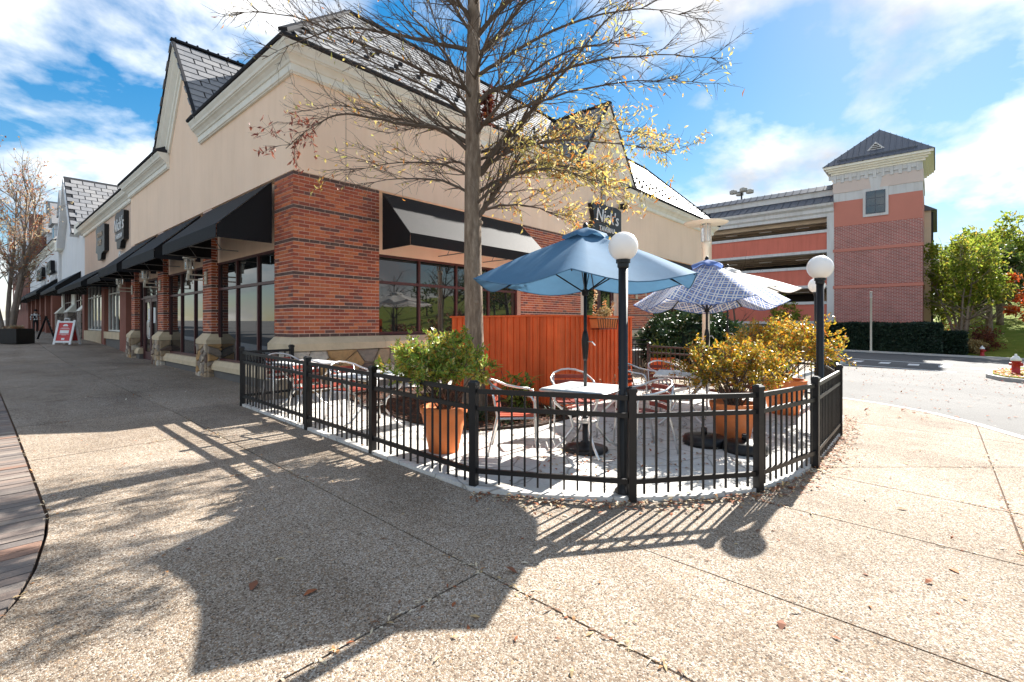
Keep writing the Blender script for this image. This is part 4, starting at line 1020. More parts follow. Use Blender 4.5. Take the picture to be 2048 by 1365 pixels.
for k in range(1,18):
    v = tv0-e_+k*(tv1-tv0+2*e_)/18; f = min((v-(tv0-e_)),(tv1+e_-v))/((tv1-tv0)/2+e_)
    MB().bar((GX-e_,v,15.03),(GX-e_+(3+e_)*f,v,15.03+3.48*f),.05,.09).build('seam', M['metal_roof'], rf)
MB().extrude([(GX+.35,-5.55,16.05),(GX+.35,-4.35,16.05),(GX+.35,-4.95,16.7)], (.9,0,0)).build('roof_vent', M['garage_white'], rf)
mb = MB()
for k in range(3): mb.box(GX+.33,-5.3+k*.11,16.12+k*.15,GX+.35,-4.6-k*.11,16.2+k*.15)
tag(mb.build('vent_slat', M['flash'], rf), kind='stuff')
MB().bar((GX-.35,tv0+.3,15.5),(GX-.35,tv1-.3,15.5),.08,.08).build('snow_rail', M['metal_roof'], rf)
W_ = thing('garage_wing', 'pale side wing of the garage behind the stair tower', 'building', (GX+9,-9,gg), world=True)
MB().box(tu1,-8.4,gg-1,tu1+14,0,11.4).build('wall', M['far_cream'], W_); MB().extrude([(tu1-.2,-8.8,11.4),(tu1-.2,-6,13.2),(tu1-.2,0,13.2),(tu1-.2,0,11.4)], (14,0,0)).build('roof', M['metal_roof'], W_)
MB().box(tu1+.5,-8.5,7,tu1+1.5,-8.4,10.5).build('window', M['glass'], W_); MB().box(tu1+.2,-8.55,gg,tu1+.6,-8.4,11.3).build('downpipe', M['flash'], W_)
t_ = thing('deck_lamp', 'four-headed parking lamp standing on the garage roof', 'lamp', (GX+14,9.5,12.6))
MB().tube([(0,0,-2),(0,0,5.4)], .1, 8).build('pole', M['black_metal'], t_)
for a in range(4):
    c, s_ = math.cos(a*math.pi/2+.5), math.sin(a*math.pi/2+.5); MB().bar((0,0,5.3),(.6*c,.6*s_,5.3),.08,.08).build('arm', M['black_metal'], t_); MB().lathe([(.42,5.1),(.45,5.15),(.45,5.45),(.3,5.55)],12,(.95*c,.95*s_,0)).build('lamp_head', M['far_grey'], t_)

# ------------------------------------------------------------------ foliage helpers
def leaf(mb, p, d, up, ln, wd):
    """one bent leaf: two quads"""
    d = d.normalized(); x = d.cross(up)
    if x.length < 1e-3: x = d.orthogonal()
    x.normalize(); n = x.cross(d); i = len(mb.v)
    a, m_, b = p, p+d*ln*.5+n*ln*.08, p+d*ln-n*ln*.06
    mb.v += [tuple(a-x*wd*.15), tuple(a+x*wd*.15), tuple(m_+x*wd*.5), tuple(m_-x*wd*.5), tuple(b+x*wd*.1), tuple(b-x*wd*.1)]
    mb.f += [(i,i+1,i+2,i+3),(i+3,i+2,i+4,i+5)]
def rdir(rr):
    z = rr.uniform(-1,1); a = rr.uniform(0,2*math.pi); s_ = math.sqrt(1-z*z); return Vector((s_*math.cos(a), s_*math.sin(a), z))
def foliage(n, c, r, size, seed, shell=.55, clumps=40, cr=.33, flat=0, aspect=.45):
    """leaves gathered in clumps through an uneven ellipsoid"""
    rr = random.Random(seed); mb = MB(); c = Vector(c); r = Vector(r); cl = []
    for k in range(clumps):
        d = rdir(rr); q = (rr.uniform(shell,1))*rr.uniform(.78,1.08); cl.append((Vector((d.x*r.x*q, d.y*r.y*q, d.z*r.z*q)), rr.uniform(.6,1.3)))
    for i in range(n):
        b, s_ = cl[rr.randrange(clumps)]; d = rdir(rr); q = rr.random()**.5*cr*s_
        p = c+b+Vector((d.x*r.x, d.y*r.y, d.z*r.z))*q
        o_ = (b.normalized()*.5+rdir(rr)); o_.z *= (1-flat); leaf(mb, p, o_, rdir(rr), size*rr.uniform(.6,1.3), size*aspect*rr.uniform(.7,1.2))
    return mb
def limb_pts(rr, p, d, ln, n, wob=.12, lift=0):
    pts = [Vector(p)]; d = Vector(d).normalized()
    for k in range(n):
        d = (d+rdir(rr)*wob+Vector((0,0,lift))).normalized(); pts.append(pts[-1]+d*ln/n)
    return pts
def simple_tree(name, label, loc, h, cr, leafm, seed, nleaf=4500, trunks=1, tr=.16, lsize=.28, barkm='bark', base=.32, group=None, spread=.35, clumps=46, shell=.35):
    rr = random.Random(seed); t_ = thing(name, label, 'tree', loc, group=group)
    mb = MB(); tw = MB(); ends = []
    for k in range(trunks):
        a = 2*math.pi*k/max(1,trunks)+rr.random(); d = Vector((math.cos(a)*spread*(trunks > 1), math.sin(a)*spread*(trunks > 1), 1))
        pts = limb_pts(rr, (0,0,-.3), d, h*.8, 8, .07, .05); rs = [tr*(1-.1*j)*(1.25 if j == 0 else 1) for j in range(len(pts))]; mb.tube(pts, rs, 8)
        for q in range(12):
            j = rr.randrange(2,8); b = pts[j]; a2 = rr.uniform(0,6.28); dd = Vector((math.cos(a2), math.sin(a2), rr.uniform(.2,.9))); l_ = cr*rr.uniform(.5,1.0)
            p2 = limb_pts(rr, b, dd, l_, 5, .18, .04); tw.tube(p2, [tr*.35*(1-.17*x) for x in range(6)], 5)
            for w_ in range(4):
                b2 = p2[rr.randrange(2,6)]; p3 = limb_pts(rr, b2, rdir(rr)+dd, l_*.45, 3, .25); tw.tube(p3, [tr*.12,tr*.1,tr*.07,tr*.04], 4)
    mb.build('trunk', M[barkm], t_, True); tag(tw.build('branches', M[barkm], t_, True), kind='stuff')
    cz = h*(base+1)/2; f = foliage(nleaf, (0,0,cz), (cr,cr,h*(1-base)/2), lsize, seed+1, shell, clumps, .26, 0, .55)
    tag(f.build('crown', M[leafm], t_), kind='stuff'); return t_

# ------------------------------------------------------------------ the pin oak beside the patio
TO = Vector((1.36,-3.36,gz(1.36,-3.36)))
oak = thing('oak_tree', 'tall nearly bare oak with sparse yellow leaves growing in the mulch bed', 'tree', TO)
rr = random.Random(21)
tp = [Vector((0,0,-.1)),Vector((.0,0,.15)),Vector((.01,0,.6)),Vector((.0,.0,1.4)),Vector((-.02,.01,2.4)),Vector((-.03,.0,3.4)),Vector((-.02,0,4.4)),Vector((-.03,0,5.3)),Vector((.0,0,6.2)),Vector((.03,.03,7.2)),Vector((0,0,8.3)),Vector((.02,0,9.3))]
trd = [.26,.20,.165,.148,.140,.133,.125,.115,.10,.075,.05,.02]
MB().tube(tp, trd, 14).build('trunk', M['bark'], oak, True)
mb = MB()
for z, a in ((2.15,-1.9),(2.75,-2.6),(1.75,-2.1),(3.0,-1.4)):
    q = Vector((math.cos(a), math.sin(a), 0)); mb.tube([q*.10+Vector((0,0,z)), q*.146+Vector((0,0,z)), q*.150+Vector((0,0,z))], [.05,.036,.012], 10)
tag(mb.build('knots', M['bark'], oak, True), kind='stuff')
right, fwd = Vector((.663,-.7486,0)), Vector((.7486,.663,0))
LIMBS = [ # azimuth from view right, r of base, leafiness, colour, [(distance, height)]
 (-25,.062,1.0,0,[(0,3.0),(.22,3.28),(.48,3.58),(.78,3.85),(1.3,3.78),(2.0,3.52),(2.7,3.25)]),
 (12,.085,.8,0,[(0,3.65),(.2,3.95),(.42,4.28),(.82,4.72),(1.2,5.2),(1.75,5.9),(2.4,6.7),(3.2,7.4)]),
 (-8,.06,.35,0,[(0,4.85),(.3,5.08),(.9,5.22),(1.8,5.45),(2.8,5.5),(3.8,5.42)]),
 (55,.05,.8,0,[(0,4.1),(.5,4.35),(1.4,4.6),(2.4,4.65),(3.2,4.55)]),
 (-55,.045,.5,0,[(0,4.35),(.6,4.6),(1.4,4.75),(2.3,4.7),(2.9,4.55)]),
 (28,.05,1.0,0,[(0,3.45),(.5,3.78),(1.2,4.0),(2.0,3.98),(2.9,3.75)]),
 (5,.045,1.0,0,[(0,3.8),(.6,4.15),(1.4,4.35),(2.3,4.35),(3.3,4.2)]),
 (-38,.035,1.0,0,[(0,3.25),(.5,3.5),(1.1,3.6),(1.8,3.45),(2.3,3.2)]),
 (40,.04,1.0,0,[(0,3.15),(.6,3.4),(1.3,3.5),(2.1,3.35),(2.8,3.1)]),
 (18,.035,.9,0,[(0,4.0),(.7,4.3),(1.6,4.7),(2.6,4.85),(3.5,4.75)]),
 (-18,.04,.5,0,[(0,4.5),(.6,4.7),(1.5,4.9),(2.5,4.95),(3.4,4.8)]),
 (168,.05,.4,0,[(0,4.25),(.45,4.5),(1.0,4.65),(1.6,4.85),(2.3,5.05),(3.0,5.05)]),
 (196,.045,.3,1,[(0,4.1),(.5,4.42),(1.2,4.45),(1.9,4.52),(2.35,4.25),(2.7,3.9)]),
 (163,.05,.15,0,[(0,5.75),(.6,5.95),(1.4,6.2),(2.3,6.4),(3.2,6.35),(3.9,6.1)]),
 (200,.045,.3,0,[(0,5.1),(.7,5.3),(1.6,5.6),(2.6,5.85),(3.4,5.8)]),
 (188,.03,.55,0,[(0,3.75),(.6,3.95),(1.3,3.9),(1.9,3.75)]),
 (150,.04,.1,0,[(0,4.7),(.25,5.1),(.5,5.7),(.75,6.5),(1.1,7.4)]),
 (180,.035,.25,0,[(0,3.45),(.5,3.7),(1.2,3.72),(1.8,3.6)]),
 (215,.035,.3,0,[(0,4.6),(.7,4.9),(1.6,5.1),(2.5,5.15)]),
 (140,.04,.3,0,[(0,4.4),(.7,4.75),(1.6,5.0),(2.4,5.05)]),
 (90,.045,.3,0,[(0,4.6),(.7,5.0),(1.6,5.4),(2.6,5.7)]),
 (110,.04,.3,0,[(0,3.8),(.7,4.2),(1.5,4.4),(2.3,4.4)]),
 (250,.035,.15,0,[(0,4.9),(.6,5.25),(1.4,5.5),(2.2,5.6)]),
 (285,.035,.3,0,[(0,5.2),(.6,5.5),(1.4,5.8),(2.4,5.9)]),
 (20,.06,.15,0,[(0,5.55),(.35,6.0),(.8,6.6),(1.3,7.4),(1.7,8.3)]),
 (-30,.055,.15,0,[(0,5.9),(.5,6.3),(1.2,6.7),(2.2,7.1),(3.2,7.3)]),
 (60,.05,.15,0,[(0,5.6),(.5,6.1),(1.2,6.7),(2.0,7.3)]),
 (175,.045,.1,0,[(0,6.3),(.6,6.7),(1.5,7.0),(2.5,7.1)]),
 (120,.045,.1,0,[(0,6.0),(.5,6.6),(1.1,7.4),(1.6,8.2)]),
 (0,.045,.15,0,[(0,5.3),(.6,5.65),(1.5,6.05),(2.6,6.3),(3.7,6.2)]),
 (-50,.04,.1,0,[(0,6.4),(.5,6.9),(1.1,7.5),(1.8,8.0)]),
 (230,.04,.1,0,[(0,6.1),(.5,6.5),(1.2,6.9),(2.0,7.2)]),
]
limbs, twigs, lv, lvr = MB(), MB(), MB(), MB()
def oak_leaves(p, d, prob, red):
    n_ = rr.choice((1,2,3)) if prob > .5 else 1
    for _ in range(n_):
        if rr.random() < prob:
            dd = (d*.3+rdir(rr)+Vector((0,0,-.7))); leaf(lvr if red else lv, p+rdir(rr)*.025, dd, rdir(rr), rr.uniform(.05,.105), rr.uniform(.015,.034))
for az, r0, lf, red, prof in LIMBS:
    a = rad(az); dr = right*math.cos(a)+fwd*math.sin(a); sd = Vector((-dr.y, dr.x, 0)); pts = []; wb = 0
    for k, (r_, z) in enumerate(prof):
        wb += rr.uniform(-.09,.09)*(k > 0); pts.append(dr*r_+sd*wb*min(1,r_)*1.3+Vector((-.02,0,z-TO.z+.05)))
    # smooth by subdividing
    fine = []
    for k in range(len(pts)-1):
        p0, p1, p2, p3 = pts[max(0,k-1)], pts[k], pts[k+1], pts[min(len(pts)-1,k+2)]
        for q in range(4):
            t_ = q/4; fine.append(.5*((2*p1)+(p2-p0)*t_+(2*p0-5*p1+4*p2-p3)*t_*t_+(3*p1-p0-3*p2+p3)*t_**3)+rdir(rr)*.012)
    fine.append(pts[-1]); n = len(fine); tot = sum((fine[i+1]-fine[i]).length for i in range(n-1))
    limbs.tube(fine, [max(.005, r0*.78*(1-i/(n-1))**1.0) for i in range(n)], 7)
    nsub = int(tot*10.5)
    for s_ in range(nsub):
        f = .12+.88*(s_+rr.random())/nsub; i = min(n-2, int(f*(n-1))); b = fine[i]; td = (fine[i+1]-fine[i]).normalized()
        side = td.cross(Vector((0,0,1))).normalized()*rr.choice((-1,1)); dd = td*rr.uniform(.6,1.2)+side*rr.uniform(.3,.9)+Vector((0,0,rr.uniform(-.2,.6)))
        ln = rr.uniform(.35,1.15)*(1-.45*f); sp = limb_pts(rr, b, dd, ln, 5, .16, .01)
        br = max(.004, r0*(1-f)*.30); limbs.tube(sp, [br*(1-.16*j)+.0018 for j in range(6)], 5, False) if br > .007 else twigs.tube(sp, [.0055,.005,.0042,.0036,.003,.002], 4, False)
        leafy = lf*(.25 if f < .35 else 1)
        for w_ in range(int(ln*9)+2):
            j = rr.randrange(1,5); b2 = sp[j].lerp(sp[j+1], rr.random()); d2 = (sp[j+1]-sp[j]).normalized()+rdir(rr)*.75; l2 = rr.uniform(.10,.38); p2 = limb_pts(rr, b2, d2, l2, 3, .2)
            twigs.tube(p2, [.0034,.0028,.0022,.0014], 3, False)
            if lf > .3 or rr.random() < .6:
                for q in p2[1:]: oak_leaves(q, d2, leafy*(.62 if lf > .5 else .34), red and f > .55)
                if red and f > .72:
                    for q in p2[1:]: oak_leaves(q, d2, .55, True); oak_leaves(q, d2, .4, True)
tag(limbs.build('limbs', M['twig'], oak, True), kind='stuff'); tag(twigs.build('twigs', M['twig'], oak), kind='stuff')
tag(lv.build('leaves', M['leaf_oak'], oak), kind='stuff'); tag(lvr.build('brown_leaves', M['leaf_oak_red'], oak), kind='stuff')
f = foliage(260, (.16,-.14,4.85), (.13,.13,.32), .09, 5, .2, 12, .5); tag(f.build('nest', M['leaf_wine'], oak), kind='stuff')

# mulch bed
BED = [(.25,-2.2),(.15,-3.4),(.45,-4.35),(1.3,-4.75),(2.4,-4.75),(2.5,-1.0),(1.2,-.5),(.5,-1.0)]
mb = MB(); pts = BED if area(BED) > 0 else BED[::-1]
mb.extrude([(x, y, pz(x,y)+.03) for x, y in pts], (0,0,-.05)); bed = mb.build('mulch_bed', M['soil']); tag(bed, kind='structure')
def inside(p, poly):
    r_ = False; j = len(poly)-1
    for i in range(len(poly)):
        if (poly[i][1] > p[1]) != (poly[j][1] > p[1]) and p[0] < (poly[j][0]-poly[i][0])*(p[1]-poly[i][1])/(poly[j][1]-poly[i][1])+poly[i][0]: r_ = not r_
        j = i
    return r_
mb = MB(); rr = random.Random(3); k = 0
while k < 5200:
    x, y = rr.uniform(-.1,2.6), rr.uniform(-4.95,-.4)
    if not inside((x,y), BED) and rr.random() > .03: continue
    k += 1; leaf(mb, Vector((x,y,pz(x,y)+(.035 if inside((x,y),BED) else .006)+rr.random()*.03)), Vector((rr.uniform(-1,1),rr.uniform(-1,1),rr.uniform(-.25,.4))), Vector((0,0,1)), rr.uniform(.03,.085), rr.uniform(.008,.03))
tag(mb.build('mulch_chips', M['mulch']), kind='stuff')

# ------------------------------------------------------------------ red board screen
RS = thing('board_screen', 'red board and batten screen standing behind the tree and umbrella', 'screen', (2.43,-4.26,pz(2.43,-4.26)), world=True)
ztop = 1.60
def boards(p0, d, n, ln, seed):
    rr = random.Random(seed); d = Vector((*d,0)); n = Vector((*n,0)); k = 0; x = 0
    while x < ln-.02:
        wd = min(.147, ln-x); a = Vector((p0[0],p0[1],0))+d*x; pr = rr.uniform(0,.004)
        q = [a+n*pr, a+d*(wd-.006)+n*pr, a+d*(wd-.006)-n*.02, a-n*.02]
        MB().extrude([(p.x,p.y,gz(p.x,p.y)+.07) for p in q], (0,0,ztop-.07-gz(a.x,a.y)+rr.uniform(-.002,.002))).build('board', M['wood_red'], RS)
        b = a+n*.0225; MB().box(0,0,0,1,1,1)
        q = [b-d*.022, b+d*.022, b+d*.022-n*.02, b-d*.022-n*.02]
        if x > 0: MB().extrude([(p.x,p.y,gz(p.x,p.y)+.07) for p in q], (0,0,ztop-.075-gz(a.x,a.y))).build('batten', M['wood_red'], RS)
        x += .147
boards((2.43,-4.26), (0,1), (-1,0), 2.66, 1); boards((2.43,-4.26), (1,0), (0,-1), 2.45, 2)
mb = MB(); mb.box(2.39,-4.29,ztop,2.50,-1.6,ztop+.03); mb.box(2.50,-4.29,ztop,4.92,-4.19,ztop+.03); mb.build('cap_rail', M['wood_red'], RS)
mb = MB(); mb.box(2.455,-4.23,.1,2.53,-1.62,.2); mb.box(2.455,-4.23,1.3,2.53,-1.62,1.4); mb.box(2.54,-4.235,1.3,4.88,-4.16,1.4); mb.box(4.80,-4.235,0,4.88,-4.16,ztop-.01); mb.build('frame_rail', M['wood_red'], RS)
# rail planter hung on the screen
t_ = thing('rail_planter', 'small wire rail planter with yellow flowers hung on the red screen', 'planter', (3.55,-4.40,1.45), rad(0))
mb = MB()
for z, w_ in ((.12,.36),(-.06,.3)): mb.tube([(-w_,-.09,z),(w_,-.09,z),(w_,.08,z),(-w_,.08,z),(-w_,-.09,z)], .006, 5)
for k in range(9): x = -.32+k*.08; mb.tube([(x*1.08,-.09,.12),(x*.9,-.085,-.06),(x*.9,.08,-.06)], .005, 4)
mb.build('wire_basket', M['black_metal'], t_)
MB().extrude([(-.36,-.085,.16),(.36,-.085,.16),(.31,-.075,-.04),(-.31,-.075,-.04)], (0,.15,0)).build('trough', M['terracotta'], t_)
tag(foliage(420, (0,-.01,.22), (.36,.1,.12), .06, 9, .2, 14, .5).build('flowers', M['straw'], t_), kind='stuff')
mb = MB(); rr = random.Random(8)
for x in (-.33,-.3,.05,.28): 
    pts = limb_pts(rr, (x,0,.2), (0,0,1), .4 if x < 0 else .22, 5, .1)
    for p in pts:
        for k in range(7): leaf(mb, p, rdir(rr), rdir(rr), .05, .02)
tag(mb.build('flower_spikes', M['leaf_pale'], t_), kind='stuff')

# ------------------------------------------------------------------ black metal fence
FP = [(-.16,-.30),(-.98,-.34),(-.975,-2.62),(-.965,-4.15),(-.95,-5.75),(-.21,-6.91),(.81,-7.635),(2.03,-7.88),(3.94,-7.85),(5.45,-7.62),(6.86,-7.24),(7.0,-5.9),(7.0,-3.6)]
fence = thing('metal_fence', 'black metal picket fence curving round the patio', 'fence', (-.95,-5.75,gz(-.95,-5.75)), world=True)
for u, v in FP:
    z = gz(u,v); i = FP.index((u,v)); a = Vector(FP[max(0,i-1)]); b = Vector(FP[min(len(FP)-1,i+1)]); d = (b-a).normalized(); an = math.atan2(d.y,d.x); s_ = .0325
    mb = MB(); R2 = Matrix.Rotation(an,3,'Z')
    def ring(s1, zz): return [tuple(Vector((u,v,zz))+R2 @ Vector((x*s1,y*s1,0))) for x, y in ((-1,-1),(1,-1),(1,1),(-1,1))]
    rs_ = [ring(s_,z-.03), ring(s_,z+.925), ring(s_+.006,z+.925), ring(s_+.006,z+.955), ring(s_*.55,z+.972)]
    for r_ in rs_: mb.v += r_
    for k in range(4):
        for j in range(4): mb.f.append((k*4+j, k*4+(j+1)%4, k*4+4+(j+1)%4, k*4+4+j))
    mb.f += [(3,2,1,0),(16,17,18,19)]; mb.build('post', M['black_metal'], fence)
for (u0,v0),(u1,v1) in zip(FP, FP[1:]):
    a, b = Vector((u0,v0,gz(u0,v0))), Vector((u1,v1,gz(u1,v1))); L = (b-a).length; d = (b-a)/L
    a2, b2 = a+d*.034, b-d*.034
    for z, h in ((.875,.042),(.725,.040),(.165,.042)): MB().bar(a2+Vector((0,0,z)), b2+Vector((0,0,z)), .03, h).build('rail', M['black_metal'], fence)
    n = int(round(L/.112))
    for k in range(1, n):
        p = a.lerp(b, k/n); MB().bar(p+Vector((0,0,.055)), p+Vector((0,0,.86)), .0165, .0165, d).build('picket', M['black_metal'], fence)
# small railing by the side steps
rl = thing('step_railing', 'black railing beside the side door steps behind the chairs', 'railing', (8.6,-1.9,gz(8.6,-1.9)), world=True)
a, b = Vector((8.55,-2.0,gz(8.5,-2))), Vector((10.15,-2.55,gz(10,-2.5)))
for p in (a, b): MB().tube([p, p+Vector((0,0,1.0))], .03, 8).build('post', M['black_metal'], rl)
for z in (.95,.82,.12): MB().bar(a+Vector((0,0,z)), b+Vector((0,0,z)), .035, .04).build('rail', M['black_metal'], rl)
for k in range(1,15): p = a.lerp(b,k/15); MB().bar(p+Vector((0,0,.12)), p+Vector((0,0,.82)), .016,.016,(1,0,0)).build('picket', M['black_metal'], rl)
MB().tube([a+Vector((-.9,.6,1.25)), a+Vector((.4,-.1,.9))], .02, 6).build('handrail', M['aluminium'], rl)

# ------------------------------------------------------------------ globe lamps
def globe_lamp(loc, h, r, label):
    t_ = thing('globe_lamp', label, 'lamp', loc, group='globe lamps round the patio')
    MB().lathe([(.075,-.02),(.075,.02),(.048,.05),(.041,.08),(.041,h-r-.03)],16).build('pole', M['black_metal'], t_, True)
    MB().lathe([(.042,h-r-.06),(.05,h-r-.05),(.05,h-r-.02),(.062,h-r-.015),(.062,h-r+.015),(.05,h-r+.02)],16).build('collar', M['black_metal'], t_)
    MB().lathe([(r*math.sin(a), h-r*math.cos(a)) for a in [.3+(math.pi-.3)*k/18 for k in range(19)]],32).build('globe', M['globe'], t_, True)
    return t_
globe_lamp((-.16,-6.80,pz(-.16,-6.8)), 2.14, .128, 'white globe lamp on a black pole in front of the blue umbrella')
globe_lamp((2.86,-7.79,pz(2.8,-7.8)), 2.17, .142, 'white globe lamp on a black pole at the right corner of the fence')
globe_lamp((6.66,-7.14,gz(6.6,-7.1)), 2.23, .142, 'white globe lamp half hidden behind the right-hand lamp pole')

# ------------------------------------------------------------------ umbrellas
def umbrella(loc, label, Rr, zrim, zapex, rot, m_, ribs=6, sag=.1, pole_top=None, base=True, tilt=(0,0,0), vent=True, uvmap=False, m_under=None, drop=0):
    t_ = thing('patio_umbrella', label, 'umbrella', loc)
    MB().lathe([(.019,0),(.019,zapex-.03)],12).build('pole', M['black_metal'], t_, True)
    if base: MB().lathe([(.01,.0),(.255,.0),(.262,.012),(.255,.03),(.18,.05),(.06,.075),(.05,.10),(.033,.11),(.033,.38),(.026,.39)],28).build('base', M['black_metal'], t_, True)
    MB().lathe([(.02,1.02),(.028,1.05),(.04,1.2),(.042,1.26),(.03,1.33),(.022,1.36)],12).build('crank_housing', M['black_metal'], t_, True)
    MB().tube([(0,-.03,1.24),(0,-.09,1.24),(.05,-.1,1.20)], .008, 6).build('crank_handle', M['aluminium'], t_)
    T4 = Matrix.Translation((0,0,zapex)) @ Matrix.Rotation(tilt[0],4,'X') @ Matrix.Rotation(tilt[1],4,'Y') @ Matrix.Translation((0,0,-zapex))
    n = 8*ribs; rings = 7; mb = MB(); uvs = []
    rv = .17
    for k in range(rings+1):
        f = k/rings; r0 = rv*.6+(Rr-rv*.6)*f
        for j in range(n):
            a = rot+2*math.pi*j/n; ph = (j % 8)/8; c = math.cos(math.pi/ribs)/math.cos((ph-.5)*2*math.pi/ribs)     # straight edges between rib tips
            b = math.sin(math.pi*ph); z = zapex-.06-(zapex-.06-zrim)*(f**.93)-sag*b*(f**2.6)+.03*math.sin(math.pi*f)*(1-b)
            r_ = r0*c
            mb.v.append(tuple(T4 @ Vector((r_*math.cos(a), r_*math.sin(a), z)))); uvs.append((r_*math.cos(a), r_*math.sin(a)))
    for k in range(rings):
        for j in range(n): a, b = k*n+j, k*n+(j+1)%n; mb.f.append((a, b, b+n, a+n))
    me = mb.mesh('canopy', M[m_], True)
    if uvmap:
        ul = me.uv_layers.new(name='UVMap')
        for lp in me.loops: ul.data[lp.index].uv = uvs[lp.vertex_index]
    mkobj('canopy', me, t_, world=False)
    # hem
    mb = MB(); rim = [Vector(mb_v) for mb_v in [me.vertices[rings*n+j].co[:] for j in range(n)]]; mb.tube(rim+[rim[0]], .006, 4); mb.build('hem', M[m_], t_)
    if vent:
        mb = MB(); nn_ = 36
        for k, (r0, z) in enumerate(((.0,zapex+.03),(rv*.55,zapex-.01),(rv*1.12,zapex-.075),(rv*1.2,zapex-.10))):
            for j in range(nn_):
                a = 2*math.pi*j/nn_; rip = 1+(.07*math.sin(j*6*2*math.pi/nn_) if k > 1 else 0); mb.v.append(tuple(T4 @ Vector((r0*rip*math.cos(a)*1.25, r0*rip*math.sin(a)*1.25, z+(.022*math.cos(j*6*2*math.pi/nn_) if k > 1 else 0)))))
        for k in range(3):
            for j in range(nn_): a, b = k*nn_+j, k*nn_+(j+1)%nn_; mb.f.append((a,b,b+nn_,a+nn_))
        mb.build('vent', M[m_], t_, True)
    MB().lathe([(.03,zapex-.02),(.03,zapex+.05),(.015,zapex+.08),(.0,zapex+.085)],10).build('finial', M['black_metal'], t_, True)
    for j in range(ribs):
        a = rot+2*math.pi*j/ribs; q = T4 @ Vector((Rr*.985*math.cos(a), Rr*.985*math.sin(a), zrim-.008)); p = T4 @ Vector((.05*math.cos(a), .05*math.sin(a), zapex-.1))
        rb = MB().bar(p, q, .012, .02).build('rib', M['black_metal'], t_); mid = p.lerp(q,.5)
        MB().bar((.03*math.cos(a),.03*math.sin(a),zrim-.12), mid, .01, .014).build('strut', M['black_metal'], t_)
    MB().lathe([(.02,zrim-.17),(.04,zrim-.16),(.04,zrim-.1),(.02,zrim-.09)],12).build('hub', M['black_metal'], t_)
    return t_
# rim angles in world: direction of the rib that points at the camera
UB = (.74,-5.83)
blue = umbrella((*UB,pz(*UB)), 'blue patio umbrella on a black pole above the white table', 1.30, 1.93, 2.52, rad(-111-41.53), 'canvas_blue', 6, .10)
PU = (4.3,-5.94)
umbrella((*PU,pz(*PU)), 'blue and white lattice print umbrella behind the golden shrub', 1.22, 1.80, 2.50, rad(-9), 'canvas_print', 6, .12, tilt=(rad(-2),rad(2),0), uvmap=True, base=False)
WU = (6.45,-5.6)
umbrella((*WU,pz(*WU)), 'white patio umbrella behind the lattice print umbrella', 1.32, 2.12, 2.58, rad(10), 'canvas_white', 8, .05, base=False)
for u, v, lb in ((2.02,-7.18,'spare round black umbrella base nearest the fence below the middle pot'),(2.0,-6.72,'spare round black umbrella base on the patio floor left of the middle pot')):
    t_ = thing('umbrella_base', lb, 'umbrella base', (u,v,pz(u,v)), group='spare umbrella bases')
    MB().lathe([(.01,0),(.245,0),(.25,.03),(.23,.10),(.1,.125),(.04,.13)],28).build('disc', M['black_metal'], t_, True); MB().lathe([(.035,.12),(.035,.2),(.022,.2),(.022,.15)],14).build('socket', M['black_metal'], t_, True)

# ------------------------------------------------------------------ tables and chairs
def table(loc, rz, label, size=.74, top='paint_white'):
    t_ = thing('cafe_table', label, 'table', loc, rz, group='square cafe tables on the patio'); s_ = size/2; H = .725
    mb = MB(); mb.box(-s_,-s_,H-.028,s_,s_,H-.004); mb.build('top', M[top], t_)
    mb = MB()
    for k in range(17):                                  # woven ribs of the top
        x = -s_+.02+k*(size-.04)/16; mb.bar((x,-s_+.01,H),(x,s_-.01,H),.022,.010)
    mb.build('top_weave', M[top], t_)
    MB().tube([(-s_,-s_,H-.02),(s_,-s_,H-.02),(s_,s_,H-.02),(-s_,s_,H-.02),(-s_,-s_,H-.02)], .016, 6).build('edge_rail', M['aluminium'], t_)
    for sx in (-1,1):
        for sy in (-1,1):
            p = [(sx*.30,sy*.30,H-.03),(sx*.24,sy*.24,.55),(sx*.12,sy*.12,.40),(sx*.10,sy*.10,.28),(sx*.20,sy*.20,.10),(sx*.31,sy*.31,.012)]
            MB().tube(p, .0145, 7).build('leg', M['aluminium'], t_, True)
    MB().lathe([(.13,.33),(.145,.34),(.145,.36),(.13,.365)],20).build('leg_ring', M['aluminium'], t_); return t_
T1 = table((.70,-5.85,pz(.7,-5.85)), rad(8), 'white woven-top table round the blue umbrella pole')
copy_tree(T1, (3.0,-6.05,pz(3,-6)), rad(20), 'grey table behind the golden shrub with two chairs drawn up')
copy_tree(T1, (-.45,-3.35,pz(-.4,-3.3)), rad(5), 'table beside the fence left of the green potted shrub')
copy_tree(T1, (-.42,-1.35,pz(-.4,-1.3)), rad(0), 'table nearest the corner pier, beside the stone plinth')
